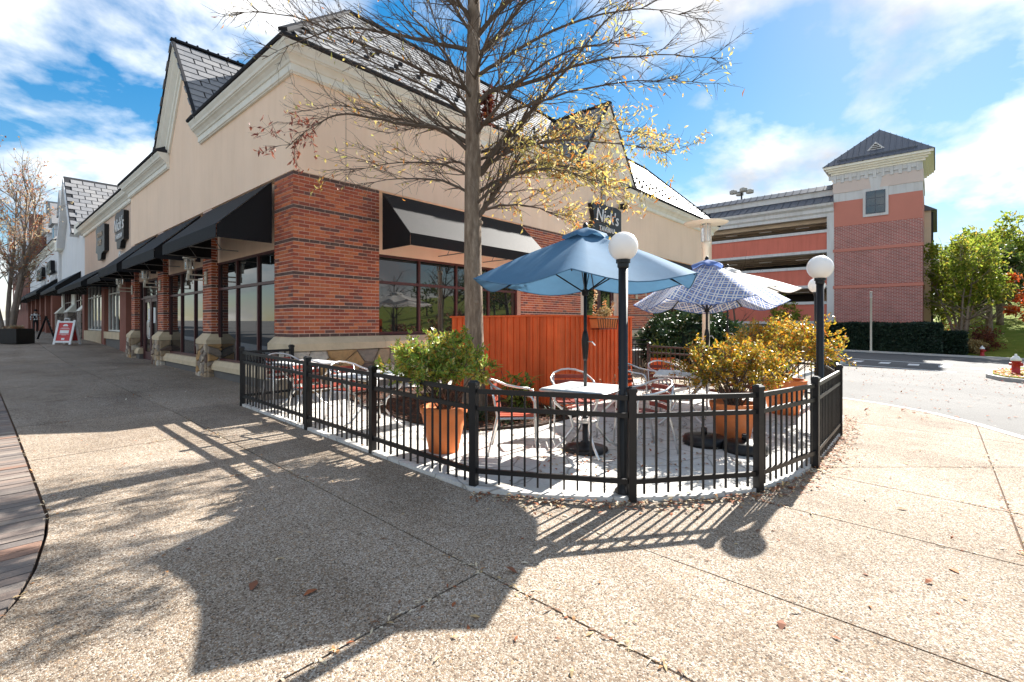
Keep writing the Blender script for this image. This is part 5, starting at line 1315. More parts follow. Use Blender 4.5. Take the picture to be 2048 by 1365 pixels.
def chair(loc, rz, label, slat='slat_red'):
    """aluminium cafe armchair; local -Y is the front"""
    t_ = thing('cafe_chair', label, 'chair', loc, rz, group='aluminium cafe chairs with red slats'); A_ = M['aluminium']; sw = .235
    for sx in (-1,1):
        MB().tube([(sx*.27,-.24,.0),(sx*.265,-.215,.25),(sx*.262,-.20,.60),(sx*.262,-.17,.655),(sx*.262,-.12,.672)], .0125, 7).build('front_leg', A_, t_, True)
        MB().tube([(sx*.255,.30,0),(sx*.24,.23,.30),(sx*.225,.20,.44),(sx*.215,.235,.62),(sx*.205,.27,.76)], .0125, 7).build('rear_leg', A_, t_, True)
        MB().tube([(sx*.235,-.22,.425),(sx*.235,.21,.41)], .011, 6).build('seat_rail', A_, t_)
    arm = [(-.262,-.14,.67),(-.275,.0,.685),(-.265,.13,.71),(-.21,.25,.765),(-.1,.31,.80),(0,.325,.81),(.1,.31,.80),(.21,.25,.765),(.265,.13,.71),(.275,.0,.685),(.262,-.14,.67)]
    MB().tube(arm, .0135, 7).build('arm_bow', A_, t_, True)
    MB().tube([(-.235,-.22,.425),(.235,-.22,.425)], .011, 6).build('seat_rail', A_, t_)
    for k in range(5):
        x = -.18+k*.09; MB().extrude([(x-.034,-.235,.437),(x+.034,-.235,.437),(x+.034,-.1,.428),(x+.034,.19,.424),(x-.034,.19,.424),(x-.034,-.1,.428)], (0,0,.014)).build('seat_slat', M[slat], t_)
    for k in range(4):
        z = .50+k*.072; y = .205+.17*(z-.44); q = [(-.2,y-.01),(-.1,y+.022),(0,y+.032),(.1,y+.022),(.2,y-.01)]
        mb = MB()
        for (x0,y0),(x1,y1) in zip(q,q[1:]): mb.bar((x0,y0,z),(x1,y1,z),.011,.05)
        mb.build('back_slat', M[slat], t_)
    return t_
c1 = chair((.13,-5.32,pz(.1,-5.4)), rad(38), 'red-slatted chair left of the white table', 'slat_orange')
def cc_(u, v, rz, lb): copy_tree(c2, (u,v,pz(u,v)), rad(rz), lb)
c2 = chair((1.22,-6.30,pz(1.1,-6.4)), rad(-125), 'red-slatted chair right of the white table, behind the front lamp pole')
cc_(1.28,-5.28,135-180,'chair behind the white table, only its bow showing')
cc_(3.05,-5.35,5,'left one of the two chairs at the grey table')
cc_(3.62,-5.55,-35,'right one of the two chairs at the grey table')
cc_(3.75,-6.5,-110,'chair half hidden behind the golden shrub')
cc_(-.45,-.70,0,'chair closest to the corner pier behind the fence')
cc_(-.62,-2.10,5,'chair between the two tables beside the fence')
cc_(-.30,-2.62,10,'chair pushed in at the table left of the potted shrub')

# ------------------------------------------------------------------ pots and shrubs
def pot(loc, rt, rb, h, label):
    t_ = thing('plant_pot', label, 'pot', loc, group='orange terracotta pots on the patio')
    MB().lathe([(rb,0),(rb+(rt-rb)*.55,h*.55),(rb+(rt-rb)*.57,h*.56),(rb+(rt-rb)*.60,h*.60),(rb+(rt-rb)*.86,h*.84),(rt*.985,h*.85),(rt,h*.86),(rt*1.03,h*.985),(rt*1.02,h),(rt*.93,h),(rt*.92,h*.93)],36).build('body', M['terracotta'], t_, True)
    MB().lathe([(0,h*.9),(rt*.93,h*.9)],24).build('soil', M['soil'], t_); return t_
def shrub(loc, c, r, leafm, label, n, size, seed, stems=16, group='shrubs in the orange pots', fine=0):
    t_ = thing('potted_shrub', label, 'shrub', loc, group=group); rr = random.Random(seed); mb = MB(); lf = MB(); c = Vector(c); r = Vector(r)
    per = n//(stems*6)
    for k in range(stems):
        d = rdir(rr); d.z = abs(d.z)*1.0-.15; tip = c+Vector((d.x*r.x, d.y*r.y, d.z*r.z))*rr.uniform(.75,1.08)
        base = Vector((rr.uniform(-.08,.08), rr.uniform(-.08,.08), .0)); mid = base.lerp(tip,.5)+Vector((0,0,.08)); mb.tube([base, mid, tip], [.008,.006,.003], 5, False)
        for q in range(9):
            b = mid.lerp(tip, rr.random()); dd = (tip-base).normalized()*.8+rdir(rr); ln = rr.uniform(.12,.3)*max(r); sp = limb_pts(rr, b, dd, ln*1.3, 4, .2, .03); mb.tube(sp, [.004,.0035,.003,.0025,.002], 4, False)
            for w_ in range(per*6//9+1):
                j = rr.randrange(1,4); p = sp[j].lerp(sp[j+1], rr.random())+rdir(rr)*.035*max(r); leaf(lf, p, (sp[j+1]-sp[j]).normalized()*.6+rdir(rr), rdir(rr), size*rr.uniform(.6,1.25), size*rr.uniform(.3,.5))
    tag(mb.build('stems', M['twig'], t_), kind='stuff'); tag(lf.build('foliage', M[leafm], t_), kind='stuff'); return t_
p1 = (-.42,-4.72); pot((*p1,pz(*p1)), .26, .165, .50, 'orange terracotta pot behind the fence, left of the front corner')
shrub((*p1,pz(*p1)+.45), (-.02,.04,.48), (.60,.60,.42), 'leaf_greengold', 'round green and gold shrub in the left-hand pot', 9000, .055, 41, 46)
p2 = (2.52,-6.90); pot((*p2,pz(*p2)), .28, .19, .47, 'orange terracotta pot behind the fence under the golden shrub')
shrub((*p2,pz(*p2)+.42), (0.02,.02,.43), (.70,.70,.46), 'leaf_gold', 'golden shrub in the middle pot in front of the lattice umbrella', 9000, .045, 43, 48)
p3 = (4.95,-6.95); pot((*p3,pz(*p3)), .33, .22, .56, 'orange terracotta pot by the right end of the fence')
shrub((*p3,pz(*p3)+.5), (-.05,.1,.52), (.92,.92,.55), 'leaf_gold', 'orange and gold shrub in the far right pot', 8000, .055, 47, 48)
# broad-leaved plant and grasses in the mulch bed
def clump(loc, label, n, ln, wd, leafm, seed, name='bed_plant', stem=.0, arch=.5, group=None):
    t_ = thing(name, label, 'plant', loc, group=group); rr = random.Random(seed); mb = MB(); st_ = MB()
    for k in range(n):
        a = rr.uniform(0,6.28); up = rr.uniform(.4,1.6); d = Vector((math.cos(a),math.sin(a),up)).normalized(); p = Vector((rr.uniform(-.1,.1),rr.uniform(-.1,.1),0))
        if stem:
            q = limb_pts(rr, p, d+Vector((0,0,1.2)), stem*rr.uniform(.5,1.05), 3, .1); st_.tube(q, .004, 4, False); leafs = [(x, rdir(rr)*.8+Vector((math.cos(a),math.sin(a),.1))) for x in q[1:] for _ in range(3)]
            for x, dd in leafs: leaf(mb, x, dd, Vector((0,0,1)), ln*rr.uniform(.7,1.2), wd*rr.uniform(.8,1.2))
        else:
            l_ = ln*rr.uniform(.6,1.1); x = Vector((-d.y,d.x,0)).normalized()*wd/2; pr = [p+Vector((d.x*l_*f, d.y*l_*f, d.z*l_*f-arch*l_*f*f)) for f in (0,.35,.7,1)]; i = len(mb.v)
            for q, w_ in zip(pr,(1,1,.7,.1)): mb.v += [tuple(q-x*w_), tuple(q+x*w_)]
            for j in range(3): mb.f.append((i+2*j,i+2*j+1,i+2*j+3,i+2*j+2))
    if st_.f: tag(st_.build('stems', M['twig'], t_), kind='stuff')
    tag(mb.build('leaves', M[leafm], t_), kind='stuff'); return t_
clump((1.66,-4.00,pz(1.6,-4)+.02), 'broad-leaved yellow-green plant against the red screen', 34, .15, .055, 'leaf_hosta', 51, stem=.66)
for k, (u, v, lb) in enumerate(((1.2,-4.35,'dark grassy clump at the foot of the tree'),(2.0,-4.5,'dark grassy clump beside the white table'),(.85,-3.9,'dark grassy clump behind the potted shrub'))): clump((u,v,pz(u,v)+.02), lb, 130, .5, .014, 'leaf_hedge', 60+k, 'grass_clump', arch=.45, group='grass clumps in the mulch bed')
clump((3.4,-4.75,pz(3.4,-4.75)), 'small flowering plant at the right end of the red screen', 20, .07, .03, 'leaf_pale', 71, 'flower_plant', stem=.5)
clump((4.6,-4.7,pz(4.6,-4.7)), 'pale shrub-like plant between the screen and the chairs', 26, .08, .03, 'straw', 72, 'flower_plant', stem=.6)
clump((7.3,-4.7,gz(7.3,-4.7)), 'tall pale ornamental grass past the lattice umbrella', 160, 1.3, .016, 'straw', 73, 'ornamental_grass', arch=.35)
t_ = thing('planter_box', 'red-brown planter with green leaves behind the step railing', 'planter', (9.6,-2.75,gz(9.6,-2.7)))
MB().extrude([(-.4,-.2,0),(.4,-.2,0),(.46,-.22,.45),(-.46,-.22,.45)], (0,.42,0)).build('trough', M['wood_red'], t_)
c_ = clump((9.6,-2.7,gz(9.6,-2.7)+.42), 'bright green leafy plant in the planter by the steps', 22, .2, .06, 'leaf_hosta', 74, 'leafy_plant', stem=.5)
# dark evergreen by the building
t_ = thing('evergreen_bush', 'large dark clipped evergreen against the side wall behind the chairs', 'bush', (11.6,-2.9,gz(11.6,-2.9)))
tag(foliage(15000, (0,0,.95), (2.1,1.5,1.08), .13, 81, .72, 190, .17, 0, .5).build('foliage', M['leaf_hedge'], t_), kind='stuff')
mb = MB(); rr = random.Random(2)
for k in range(24): mb.tube(limb_pts(rr,(rr.uniform(-1.3,1.3),rr.uniform(-.7,.7),-.1),(rr.uniform(-.2,.2),rr.uniform(-.2,.2),1),1.6,4,.1),[.03,.025,.02,.015,.008],5)
MB.lathe(mb,[(.0,.05),(1.0,.15),(1.2,.8),(.9,1.5),(0,1.7)],14); tag(mb.build('branches', M['leaf_dark'], t_), kind='stuff')
# white standing lamp with disc top behind the umbrellas
def white_post(loc, h, label, disc):
    t_ = thing('post_lamp', label, 'lamp', loc); c = M['cream_paint']
    MB().lathe([(.12,-.05),(.12,.06),(.085,.08),(.075,.12),(.07,h-.55),(.085,h-.54),(.085,h-.44),(.075,h-.42)],16).build('pole', c, t_, True)
    MB().lathe([(.09,h-.42),(.10,h-.06)],16).build('glass', M['clear_glass'], t_)
    MB().lathe([(.03,h-.42),(.03,h-.1)],8).build('lamp_core', M['paint_white'], t_)
    if disc: MB().lathe([(.0,h+.02),(.12,h+.02),(.42,h-.03),(.44,h-.035),(.42,h-.05),(.0,h-.06)],32).build('disc', c, t_, True)
    else: MB().lathe([(.11,h-.06),(.12,h-.03),(.03,h+.03),(0,h+.04)],16).build('cap', c, t_)
    for k in range(4): a = k*math.pi/2+.4; MB().bar((.1*math.cos(a),.1*math.sin(a),h-.43),(.1*math.cos(a),.1*math.sin(a),h-.04),.012,.012).build('rod', c, t_)
    return t_
wp = white_post((7.74,-4.70,gz(7.74,-4.7)), 3.40, 'cream post lamp with wide flat disc, rising behind the lattice umbrella', True); wp.scale = (1.15,)*3
white_post((43.2,-4.9,gz(43.2,-4.9)), 4.7, 'white post lamp in front of the hedge by the stair tower', False)

# ------------------------------------------------------------------ things on the far pavement (left)
def at(u, v): return (u, v, gz(u, v))
t_ = thing('sandwich_board', 'white A-frame sign with a red poster standing on the walk', 'sign', at(-1.05,20.1), rad(-49))
for s_, nm in ((1,'front_panel'),(-1,'back_panel')):
    M4 = Matrix.Translation((0,-s_*.0,1.1)) @ Matrix.Rotation(rad(-13*s_),4,'X')
    def PP(x, y, z): return tuple(M4 @ Vector((x, y, z-1.1)))
    mb = MB()
    for x0,z0_,x1,z1_ in ((-.40,.0,-.31,1.10),(.31,.0,.40,1.10),(-.31,.08,.31,.16),(-.31,.98,.31,1.05)):
        i = len(mb.v); mb.v += [PP(x,y,z) for x,y,z in ((x0,-.02,z0_),(x1,-.02,z0_),(x1,.02,z0_),(x0,.02,z0_),(x0,-.02,z1_),(x1,-.02,z1_),(x1,.02,z1_),(x0,.02,z1_))]
        mb.f += [tuple(i+k for k in q) for q in ((3,2,1,0),(4,5,6,7),(0,1,5,4),(1,2,6,5),(2,3,7,6),(3,0,4,7))]
    pn = mb.build(nm, M['paint_white'], t_)
    MB().extrude([PP(-.31,-.005,.16),PP(.31,-.005,.16),PP(.31,-.005,.98),PP(-.31,-.005,.98)], (0,.008*s_,0)).build('poster', M['sign_red'], pn)
    if s_ == 1:
        mb = MB()
        for x0,z0_,x1,z1_ in ((-.2,.5,.2,.64),(-.22,.69,.22,.705),(-.16,.73,.16,.75),(-.22,.455,.22,.47),(-.07,.2,.07,.29),(-.1,.42,.1,.432)): mb.quad(PP(x0,-.012,z0_),PP(x1,-.012,z0_),PP(x1,-.012,z1_),PP(x0,-.012,z1_))
        mb.poly([PP(.12*math.cos(a),-.012,.82+.1*math.sin(a)) for a in [k*math.pi/8 for k in range(9)]]); mb.build('print', M['paint_white'], pn)
MB().tube([(-.1,0,1.08),(-.1,0,1.18),(.1,0,1.18),(.1,0,1.08)], .02, 6).build('handle', M['paint_white'], t_)
t_ = thing('chalkboard_sign', 'dark A-frame chalkboard further down the walk', 'sign', at(-1.15,27.5), rad(-100))
for s_ in (1,-1):
    mb = MB(); mb.extrude([(-.34,-s_*.35,0),(.34,-s_*.35,0),(.30,0,1.25),(-.30,0,1.25)], (0,.03*s_,0)); b_ = mb.build('board', M['cloth_dark'], t_)
    mb = MB()
    for k in range(5): z = .35+k*.17; y = -s_*.35*(1-z/1.25)-s_*.012; mb.box(-.22,y-.004,z,.2-.03*k,y+.004,z+.05)
    mb.build('chalk_writing', M['far_grey'], b_)
t_ = thing('planter_tub', 'square black planter at the kerb under the thin tree', 'planter', at(-2.55,21.6), rad(-48))
MB().extrude([(-.40,-.40,.02),(.40,-.40,.02),(.42,-.42,.66),(-.42,-.42,.66)], (0,.82,0)).build('tub', M['black_metal'], t_); MB().box(-.38,-.36,.6,.38,.38,.672).build('soil', M['soil'], t_)
tag(foliage(260,(0,0,.72),(.36,.36,.07),.09,91,.2,14,.4).build('flowers', M['leaf_pale'], t_), kind='stuff')
# thin multi-stem tree by the kerb
ct = thing('street_tree', 'thin pale-barked multi-stem tree with few orange leaves at the kerb', 'tree', at(-2.75,23.8))
rr = random.Random(33); mb, tw, lf = MB(), MB(), MB()
for k in range(5):
    a = k*1.256+.3; d = Vector((math.cos(a)*.22, math.sin(a)*.22, 1)); pts = limb_pts(rr, (math.cos(a)*.08,math.sin(a)*.08,-.1), d, 5.2, 9, .07, .02)
    mb.tube(pts, [.085,.08,.072,.066,.06,.05,.042,.034,.026,.018], 8)
    for q in range(26):
        j = rr.randrange(3,9); b = pts[j].lerp(pts[j+1],rr.random()); dd = Vector((rr.uniform(-1,1),rr.uniform(-1,1),rr.uniform(.5,1.5))); l_ = rr.uniform(.6,2.0); sp = limb_pts(rr,b,dd,l_,5,.14,.04); tw.tube(sp,[.022,.018,.014,.01,.007,.004],4,False)
        for w_ in range(9):
            i = rr.randrange(1,5); b2 = sp[i].lerp(sp[i+1],rr.random()); p2 = limb_pts(rr,b2,(sp[i+1]-sp[i]).normalized()+rdir(rr)*.7,rr.uniform(.3,.8),3,.2,.03); tw.tube(p2,[.007,.006,.005,.003],3,False)
            for x in p2[1:]:
                for _ in range(2):
                    if rr.random() < .36: leaf(lf,x,rdir(rr),rdir(rr),rr.uniform(.06,.13),rr.uniform(.03,.06))
ct.scale = (1.2,1.2,1.42); mb.build('trunk', M['bark_pale'], ct, True); tag(tw.build('twigs', M['bark_pale'], ct), kind='stuff'); tag(lf.build('leaves', M['leaf_pale'], ct), kind='stuff')
# person walking away
def person(loc, rz, label):
    t_ = thing('person', label, 'person', loc, rz)
    vs_ = [(0,0,.95),(0,.01,1.15),(0,.02,1.38),(0,.01,1.50),(0,-.02,1.62),(0,-.02,1.72), (-.20,.02,1.42),(-.27,.03,1.16),(-.25,-.06,.94),(-.25,-.09,.84), (.20,.02,1.42),(.27,.03,1.16),(.25,-.08,.95),(.25,-.11,.85), (-.1,0,.90),(-.11,-.08,.50),(-.11,-.02,.09),(-.11,-.17,.04), (.1,0,.90),(.11,.05,.50),(.11,.16,.12),(.11,.04,.05)]
    ed_ = [(0,1),(1,2),(2,3),(3,4),(4,5),(2,6),(6,7),(7,8),(8,9),(2,10),(10,11),(11,12),(12,13),(0,14),(14,15),(15,16),(16,17),(0,18),(18,19),(19,20),(20,21)]
    rd = [.15,.14,.15,.06,.095,.08,.075,.055,.042,.04,.075,.055,.042,.04,.10,.07,.05,.045,.10,.07,.05,.045]
    me = bpy.data.meshes.new('body'); me.from_pydata(vs_, ed_, []); o = bpy.data.objects.new('body', me); COL.objects.link(o)
    sk = o.modifiers.new('s','SKIN'); ss = o.modifiers.new('d','SUBSURF'); ss.levels = 1; ss.render_levels = 1
    for i, r_ in enumerate(rd): me.skin_vertices[0].data[i].radius = (r_, r_*.8)
    me.skin_vertices[0].data[0].use_root = True
    me2 = bpy.data.meshes.new_from_object(o.evaluated_get(bpy.context.evaluated_depsgraph_get())); bpy.data.objects.remove(o); me2.name = 'body'
    for m_ in ('skin','cloth_dark','paint_white'): me2.materials.append(M[m_])
    for p in me2.polygons:
        c = p.center; shirt = .97 < c.z < 1.5 or (abs(c.x) > .17 and c.z > 1.1)
        p.material_index = (2 if int((c.z-.95)/.075) % 2 else 1) if shirt else (1 if c.z < .97 and abs(c.x) < .2 else (1 if c.z > 1.62 and c.y > -.05 else 0))
    me2.shade_smooth(); mkobj('body', me2, t_, world=False)
    MB().lathe([(.0,-.02),(.085,.0),(.105,.07),(.08,.13),(0,.15)],12,(0,.005,1.66)).build('hair', M['cloth_dark'], t_, True)
person(at(-.55,43), rad(8), 'person in a black and white striped top walking away down the street')

# ------------------------------------------------------------------ right-hand background
def box_hedge(name, label, u0, v0, u1, v1, h, seed, n, size=.2, leafm='leaf_dark', group=None):
    z = gz((u0+u1)/2,(v0+v1)/2); t_ = thing(name, label, 'hedge', ((u0+u1)/2,(v0+v1)/2,z), group=group); rr = random.Random(seed); a, b = (u1-u0)/2, (v1-v0)/2; mb = MB()
    nb = int(max(3,b)); core = MB(); core.box(-a+.12,-b+.12,-.3,a-.12,b-.12,h-.14); core.build('branches', M['leaf_dark'], t_)
    for k in range(n):
        f = rr.random(); x, y = rr.uniform(-a,a), rr.uniform(-b,b); bump_ = .10*noise.noise(Vector((x*.8+seed,y*.8,3)))+.03*rr.random()
        if f < .42: p = Vector((-a-bump_+rr.random()*.12, y, rr.uniform(.0,h)))
        elif f < .62: p = Vector((x, -b-bump_+rr.random()*.12, rr.uniform(0,h)))
        else: p = Vector((x, y, h+bump_*1.6-rr.random()*.12))
        leaf(mb, p, rdir(rr)+Vector((-.3,0,.4)), rdir(rr), size*rr.uniform(.5,1.2), size*.5*rr.uniform(.6,1.2))
    tag(mb.build('foliage', M[leafm], t_), kind='stuff'); return t_
box_hedge('clipped_hedge', 'long dark clipped hedge at the foot of the stair tower', 43.6,-9.0,45.6,-1.2,2.15,5,16000,.22,group='hedges by the garage')
box_hedge('clipped_hedge', 'short dark hedge at the right end of the long one', 44.0,-10.35,45.8,-9.15,1.6,6,4000,.22,group='hedges by the garage')
# verge and lawn
verge = MB(); kk = [(41.6,14),(42.6,2),(43.0,-4),(43.4,-10),(44.0,-16),(44.6,-60)]
def zl(u, v): 
    return gz(min(u,60),max(v,-25))+.02+max(0,u-45.5)*.125*min(1,max(0,(-v-7.5)/3.5))
uo = [0,1.2,4,8,14,22,34,60,120,260]
vv = [14,8,2,-4,-8,-10,-12,-14,-17,-22,-30,-45,-70,-130,-260]
def ku(v):
    for (a,b),(c,d) in zip(kk,kk[1:]):
        if v >= d: return a+(c-a)*(b-v)/(b-d)
    return 44.8
for v in vv:
    for q in uo: verge.v.append((ku(v)+q, v, zl(ku(v)+q, v)))
n = len(uo)
for j in range(len(vv)-1):
    for i in range(n-1): a = j*n+i; verge.f.append((a, a+n, a+n+1, a+1))
tag(verge.build('lawn', M['lawn'], None, True), kind='structure')
mb = MB()
for (a,b),(c,d) in zip(kk,kk[1:]): mb.extrude([(a-.2,b,gz(a,b)+.04),(a,b,gz(a,b)+.04),(c,d,gz(c,max(d,-25))+.04),(c-.2,d,gz(c,max(d,-25))+.04)], (0,0,-.2))
tag(mb.build('far_kerb', M['gutter']), kind='structure')
# kerbed island with leaves and hydrant
IC = Vector((21.5,-11.9)); ip = [(IC.x+2.2*math.cos(a)*1.0+.0, IC.y+1.35*math.sin(a)) for a in [k*math.pi/10 for k in range(20)]]
ip = [(18.7,-10.9),(19.2,-10.4),(20.5,-10.15),(23,-10.3),(27,-11.3),(33,-14),(33,-22),(12,-22),(14.5,-13.6),(16.2,-12.0),(17.6,-11.3)]
iz = lambda x, y: gz(x, y)-.095
mb = MB(); mb.extrude([(x,y,iz(x,y)+.13) for x, y in (ip if area(ip) > 0 else ip[::-1])], (0,0,-.4)); tag(mb.build('traffic_island', M['gutter']), kind='structure')
cx = sum(p[0] for p in ip)/len(ip); cy = sum(p[1] for p in ip)/len(ip)
ii = inset(ip, .17); mb = MB(); mb.extrude([(x,y,iz(x,y)+.16) for x, y in ii], (0,0,-.2)); tag(mb.build('island_lawn', M['lawn']), kind='structure')
def hydrant(loc, rz, label):
    t_ = thing('fire_hydrant', label, 'hydrant', loc, rz, group='red and white fire hydrants')
    MB().lathe([(.16,0),(.16,.04),(.11,.05),(.105,.42),(.13,.43),(.13,.47),(.11,.48)],16).build('barrel', M['hydrant_red'], t_, True)
    MB().lathe([(.14,.48),(.14,.52),(.12,.56),(.075,.63),(.03,.66),(.03,.71),(0,.715)],16).build('bonnet', M['paint_white'], t_, True)
    for d, r_ in (((1,0,0),.05),((-1,0,0),.05),((0,-1,0),.065)):
        d = Vector(d); MB().tube([d*.09+Vector((0,0,.36)), d*.19+Vector((0,0,.36)), d*.2+Vector((0,0,.36))], [r_,r_,r_*.6], 10).build('outlet', M['hydrant_red'], t_)
    return t_
hy = hydrant((21.0,-10.95,iz(21,-10.9)+.14), rad(45), 'red hydrant with white bonnet on the leaf-covered kerb island'); hy.scale = (1.05,)*3
h2 = copy_tree(hy, (44.7,-11.25,zl(44.7,-11.25)), rad(20), 'distant red hydrant beside the lawn across the road')
# litter of orange leaves on the island and along its kerb
mb = MB(); rr = random.Random(77); k = 0
while k < 1500:
    x, y = rr.uniform(16,25), rr.uniform(-15,-9.7); ins = inside((x,y), ii)
    if not ins and (rr.random() > .10 or not (x < 21.5 and y < -9.9)): continue
    k += 1; leaf(mb, Vector((x,y,iz(x,y)+(.165 if ins else .005)+rr.random()*.02)), Vector((rr.uniform(-1,1),rr.uniform(-1,1),.2)), Vector((0,0,1)), rr.uniform(.08,.16), rr.uniform(.05,.1))
tag(mb.build('island_leaves', M['leaf_flame']), kind='stuff')
# trees beyond the road
BT = 'trees beyond the road'
simple_tree('leafy_tree', 'tall yellow-green multi-stem tree at the corner of the stair tower', (48.5,-10.2,zl(48.5,-10.2)), 9.2, 3.0, 'leaf_spring', 101, 8500, 5, .13, .25, 'bark_pale', .22, BT, .20)
simple_tree('leafy_tree', 'dark green tree squeezed beside the tower wing', (56,-10.4,zl(56,-10.4)), 9.5, 2.4, 'leaf_green', 102, 3800, 2, .12, .26, 'bark', .2, BT, .1)
simple_tree('leafy_tree', 'rounded green tree on the lawn with a short dark trunk', (58,-12.3,zl(58,-12.3)), 8.5, 3.6, 'leaf_green', 103, 6500, 1, .3, .34, 'bark', .22, BT)
simple_tree('leafy_tree', 'yellow-green tree behind the lawn tree', (66,-13.6,zl(66,-13.6)), 10.5, 4.4, 'leaf_spring', 104, 6500, 2, .25, .38, 'bark', .2, BT, .1)
simple_tree('maple_tree', 'orange maple at the right edge of the lawn', (49.0,-14.9,zl(49,-14.9)), 6.6, 2.7, 'leaf_flame', 105, 2600, 1, .16, .26, 'bark', .28, BT, clumps=16)
simple_tree('leafy_tree', 'tall olive tree at the far right edge', (70,-17.5,zl(70,-17.5)), 10.5, 5.0, 'leaf_green', 106, 6000, 1, .3, .4, 'bark', .18, BT)
simple_tree('leafy_tree', 'olive tree between the tower wing and the lawn', (76,-12.0,zl(76,-12)), 10, 4.2, 'leaf_green', 109, 5000, 1, .3, .4, 'bark', .15, BT)
for k, (u, v, r_, m_, lb) in enumerate(((46.6,-10.4,.9,'leaf_wine','dark red shrub under the multi-stem tree'),(48.2,-11.6,1.25,'leaf_wine','wine-red shrub spilling on the lawn edge'),(47.6,-9.2,1.2,'leaf_flame','orange shrub behind the short hedge'),(45.9,-11.0,.75,'straw','tan ornamental grass by the distant hydrant'))):
    t_ = thing('lawn_shrub', lb, 'shrub', (u,v,zl(u,v)), group='shrubs along the lawn edge'); tag(foliage(1500,(0,0,r_*.75),(r_,r_,r_*.85),.16,120+k,.3,26,.35).build('foliage', M[m_], t_), kind='stuff')
    mb = MB(); rr = random.Random(k)
    for q in range(7): mb.tube(limb_pts(rr,(0,0,-.1),rdir(rr)*.6+Vector((0,0,1)),r_*1.2,3,.1),[.03,.02,.015,.008],4)
    tag(mb.build('stems', M['twig'], t_), kind='stuff')
# small trees before the garage wall
simple_tree('young_tree', 'small bare young tree in front of the open garage decks', (41.5,4.6,gz(41.5,4.6)), 9.0, 2.6, 'twig', 131, 120, 1, .12, .1, 'twig', .35)
simple_tree('young_tree', 'low green and yellow tree before the garage stone wall', (43.2,.9,gz(43.2,.9)), 4.4, 1.5, 'leaf_spring', 132, 1300, 2, .06, .2, 'twig', .3, None, .2)
simple_tree('young_tree', 'small yellowing tree left of the bare tree at the garage', (42.5,7.0,gz(42.5,7)), 4.0, 1.2, 'leaf_gold', 133, 900, 1, .06, .18, 'twig', .3)
box_hedge('low_hedge', 'low dark hedge along the garage stone wall', 43.5,2.6,44.6,14,.7,9,3500,.2)
# nearby branch that reaches in from the right
t_ = simple_tree('roadside_tree', 'sparse tree at the right edge whose branches reach into the picture', (24.5,-16.2,iz(24.5,-16.2)+.15), 9.5, 4.3, 'leaf_gold', 141, 900, 1, .2, .13, 'twig', .3, clumps=60)
# woodland all round, far off
mb, tk = MB(), MB(); rr = random.Random(55)
def wood(u, v, h, r_, nn, sz):
    z = gz(min(u,60),v) if u < 60 else zl(u, v)
    tk.tube([(u,v,z-1),(u+rr.uniform(-.4,.4),v+rr.uniform(-.4,.4),z+h*.6)], [.3,.12], 5)
    f = foliage(nn, (u,v,z+h*.56), (r_,r_,h*.46), sz, rr.randrange(9999), .5, 26, .3, 0, .6); i = len(mb.v); mb.v += f.v; mb.f += [tuple(i+q for q in fc) for fc in f.f]
for k in range(34): wood(rr.uniform(84,110), -8-k*3.0+rr.uniform(-2,2), rr.uniform(9,13), rr.uniform(3.5,5.5), 420, .8)
tag(mb.build('distant_woodland', M['leaf_green']), kind='stuff'); mb = MB()
for k in range(40): a = rad(196+k*3.2); wood(-4+70*math.cos(a)*rr.uniform(.95,1.25), -9+70*math.sin(a)*rr.uniform(.95,1.25), rr.uniform(3,5.5), rr.uniform(3,5), 200, .7)
for k in range(22): wood(-56+rr.uniform(-4,4), -22+k*6, rr.uniform(4,7), rr.uniform(3,4.5), 220, .7)
for k in range(9):
    u, v = -2+k*4.2+rr.uniform(-1,1), -31+rr.uniform(-4,4); zz = gz(u,v); h = rr.uniform(7,10)
    pts = limb_pts(rr,(u,v,zz-.3),(0,0,1),h,7,.06,.03); tk.tube(pts,[.16,.15,.13,.11,.08,.06,.04,.02],6)
    for q in range(26):
        b = pts[rr.randrange(1,7)]; sp = limb_pts(rr,b,(rr.uniform(-1,1),rr.uniform(-1,1),rr.uniform(.3,1.1)),rr.uniform(1.2,3.2),5,.15,.03); tk.tube(sp,[.05,.04,.03,.025,.018,.01],4,False)
        for w_ in range(6): b2 = sp[rr.randrange(1,6)]; tk.tube(limb_pts(rr,b2,rdir(rr)+Vector((0,0,.5)),rr.uniform(.5,1.3),3,.2),[.018,.014,.01,.006],3,False)
tag(mb.build('distant_scrub', M['litter_red']), kind='stuff'); tag(tk.build('distant_trunks', M['twig']), kind='stuff')

# ------------------------------------------------------------------ fallen leaves
mb = MB(); mr = MB(); rr = random.Random(99)
def drop(target, x, y, dz, ln, wd): leaf(target, Vector((x,y,dz)), Vector((rr.uniform(-1,1),rr.uniform(-1,1),rr.uniform(-.1,.25))), Vector((0,0,1)), ln, wd)
def on_walk(x, y): return not inside((x,y), PATIO)
for (a, b) in JOINTS:                                     # caught in the joints
    L = math.hypot(b[0]-a[0], b[1]-a[1])
    for k in range(int(L*15)):
        f = rr.random(); x, y = a[0]+(b[0]-a[0])*f+rr.gauss(0,.014), a[1]+(b[1]-a[1])*f+rr.gauss(0,.014)
        dc = math.hypot(x+3.9, y+8.8)
        if dc > 9 or noise.noise(Vector((x*1.7,y*1.7,1))) < .05: continue
        if on_walk(x,y): drop(mb, x, y, gz(x,y)+.004, rr.uniform(.018,.05), rr.uniform(.008,.02))
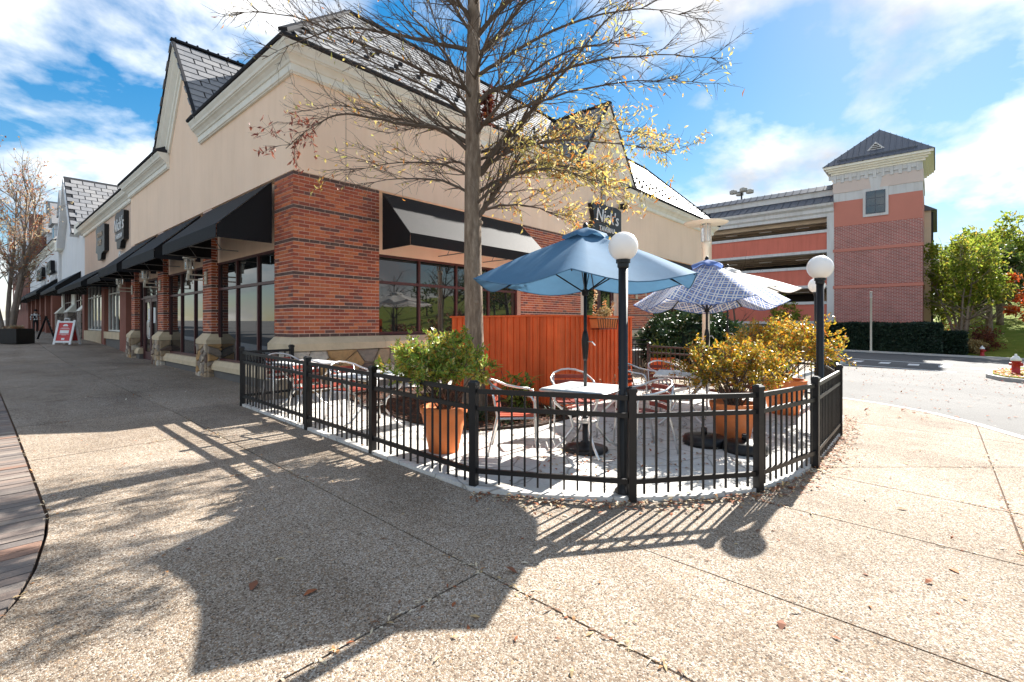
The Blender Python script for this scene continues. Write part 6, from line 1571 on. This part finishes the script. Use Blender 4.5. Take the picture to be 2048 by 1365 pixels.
for (u0,v0),(u1,v1) in zip(PATIO[1:10], PATIO[2:10]):     # drift along the patio edge
    L = math.hypot(u1-u0, v1-v0); nx, ny = (v1-v0)/L, -(u1-u0)/L
    for k in range(int(L*150)):
        f = rr.random(); o_ = abs(rr.gauss(0,.11))+.01; x, y = u0+(u1-u0)*f-nx*o_*(-1), v0+(v1-v0)*f-ny*o_*(-1)
        if inside((x,y),PATIO): x, y = u0+(u1-u0)*f-nx*o_, v0+(v1-v0)*f-ny*o_
        if inside((x,y),PATIO): continue
        drop(mr if rr.random() < .55 else mb, x, y, gz(x,y)+.004+rr.random()*.015, rr.uniform(.025,.06), rr.uniform(.012,.028))
for k in range(520):
    x, y = rr.uniform(-3.5,7), rr.uniform(-10,-1)
    if inside((x,y),PATIO): drop(mr if rr.random() < .6 else mb, x, y, pz(x,y)+.005, rr.uniform(.03,.07), rr.uniform(.015,.035))
    else: drop(mb if rr.random() < .7 else mr, x, y, gz(x,y)+.004, rr.uniform(.02,.055), rr.uniform(.01,.025))
for k in range(420):                                       # heaps under the table and chairs
    c = rr.choice(((.7,-5.85,.35),(.3,-6.3,.3),(1.6,-5.9,.5),(2.2,-6.6,.4),(3.0,-6.0,.6))); x, y = rr.gauss(c[0],c[2]), rr.gauss(c[1],c[2])
    if inside((x,y),PATIO): drop(mr if rr.random() < .6 else mb, x, y, pz(x,y)+.006+rr.random()*.01, rr.uniform(.03,.065), rr.uniform(.015,.03))
for k in range(700):                                       # blown along the shopfront
    x, y = -rr.random()**1.6*2.6+.0, rr.uniform(-.2,14); drop(mb if rr.random() < .5 else mr, x, y, gz(x,y)+.004, rr.uniform(.02,.05), rr.uniform(.01,.025))
for k in range(700):                                       # on the road
    x, y = rr.uniform(6,22), rr.uniform(-14,-5.6)
    if inside((x,y),ip): continue
    if gz(x,y)-.1 < gz(x,y): drop(mr, x, y, gz(x,y)-.09 if (x > 8.6 or y < -9.9+.55*(x-5.5)) else gz(x,y)+.004, rr.uniform(.05,.10), rr.uniform(.03,.05))
for x, y, l_ in ((-2.9,-6.0,.09),(-2.65,-6.25,.08),(-1.75,-6.95,.07),(.15,-8.95,.08),(-.15,-8.8,.06),(2.9,-8.6,.09),(-1.15,-8.25,.08),(1.2,-8.6,.07)): drop(mr, x, y, gz(x,y)+.006, l_, l_*.55)
tag(mb.build('fallen_leaves', M['litter']), kind='stuff'); tag(mr.build('fallen_brown_leaves', M['litter_red']), kind='stuff')

# sub-parts built in world coordinates under a part: move them back by the thing's offset
for o in list(bpy.data.objects):
    if o.get('_w') is not None: del o['_w']
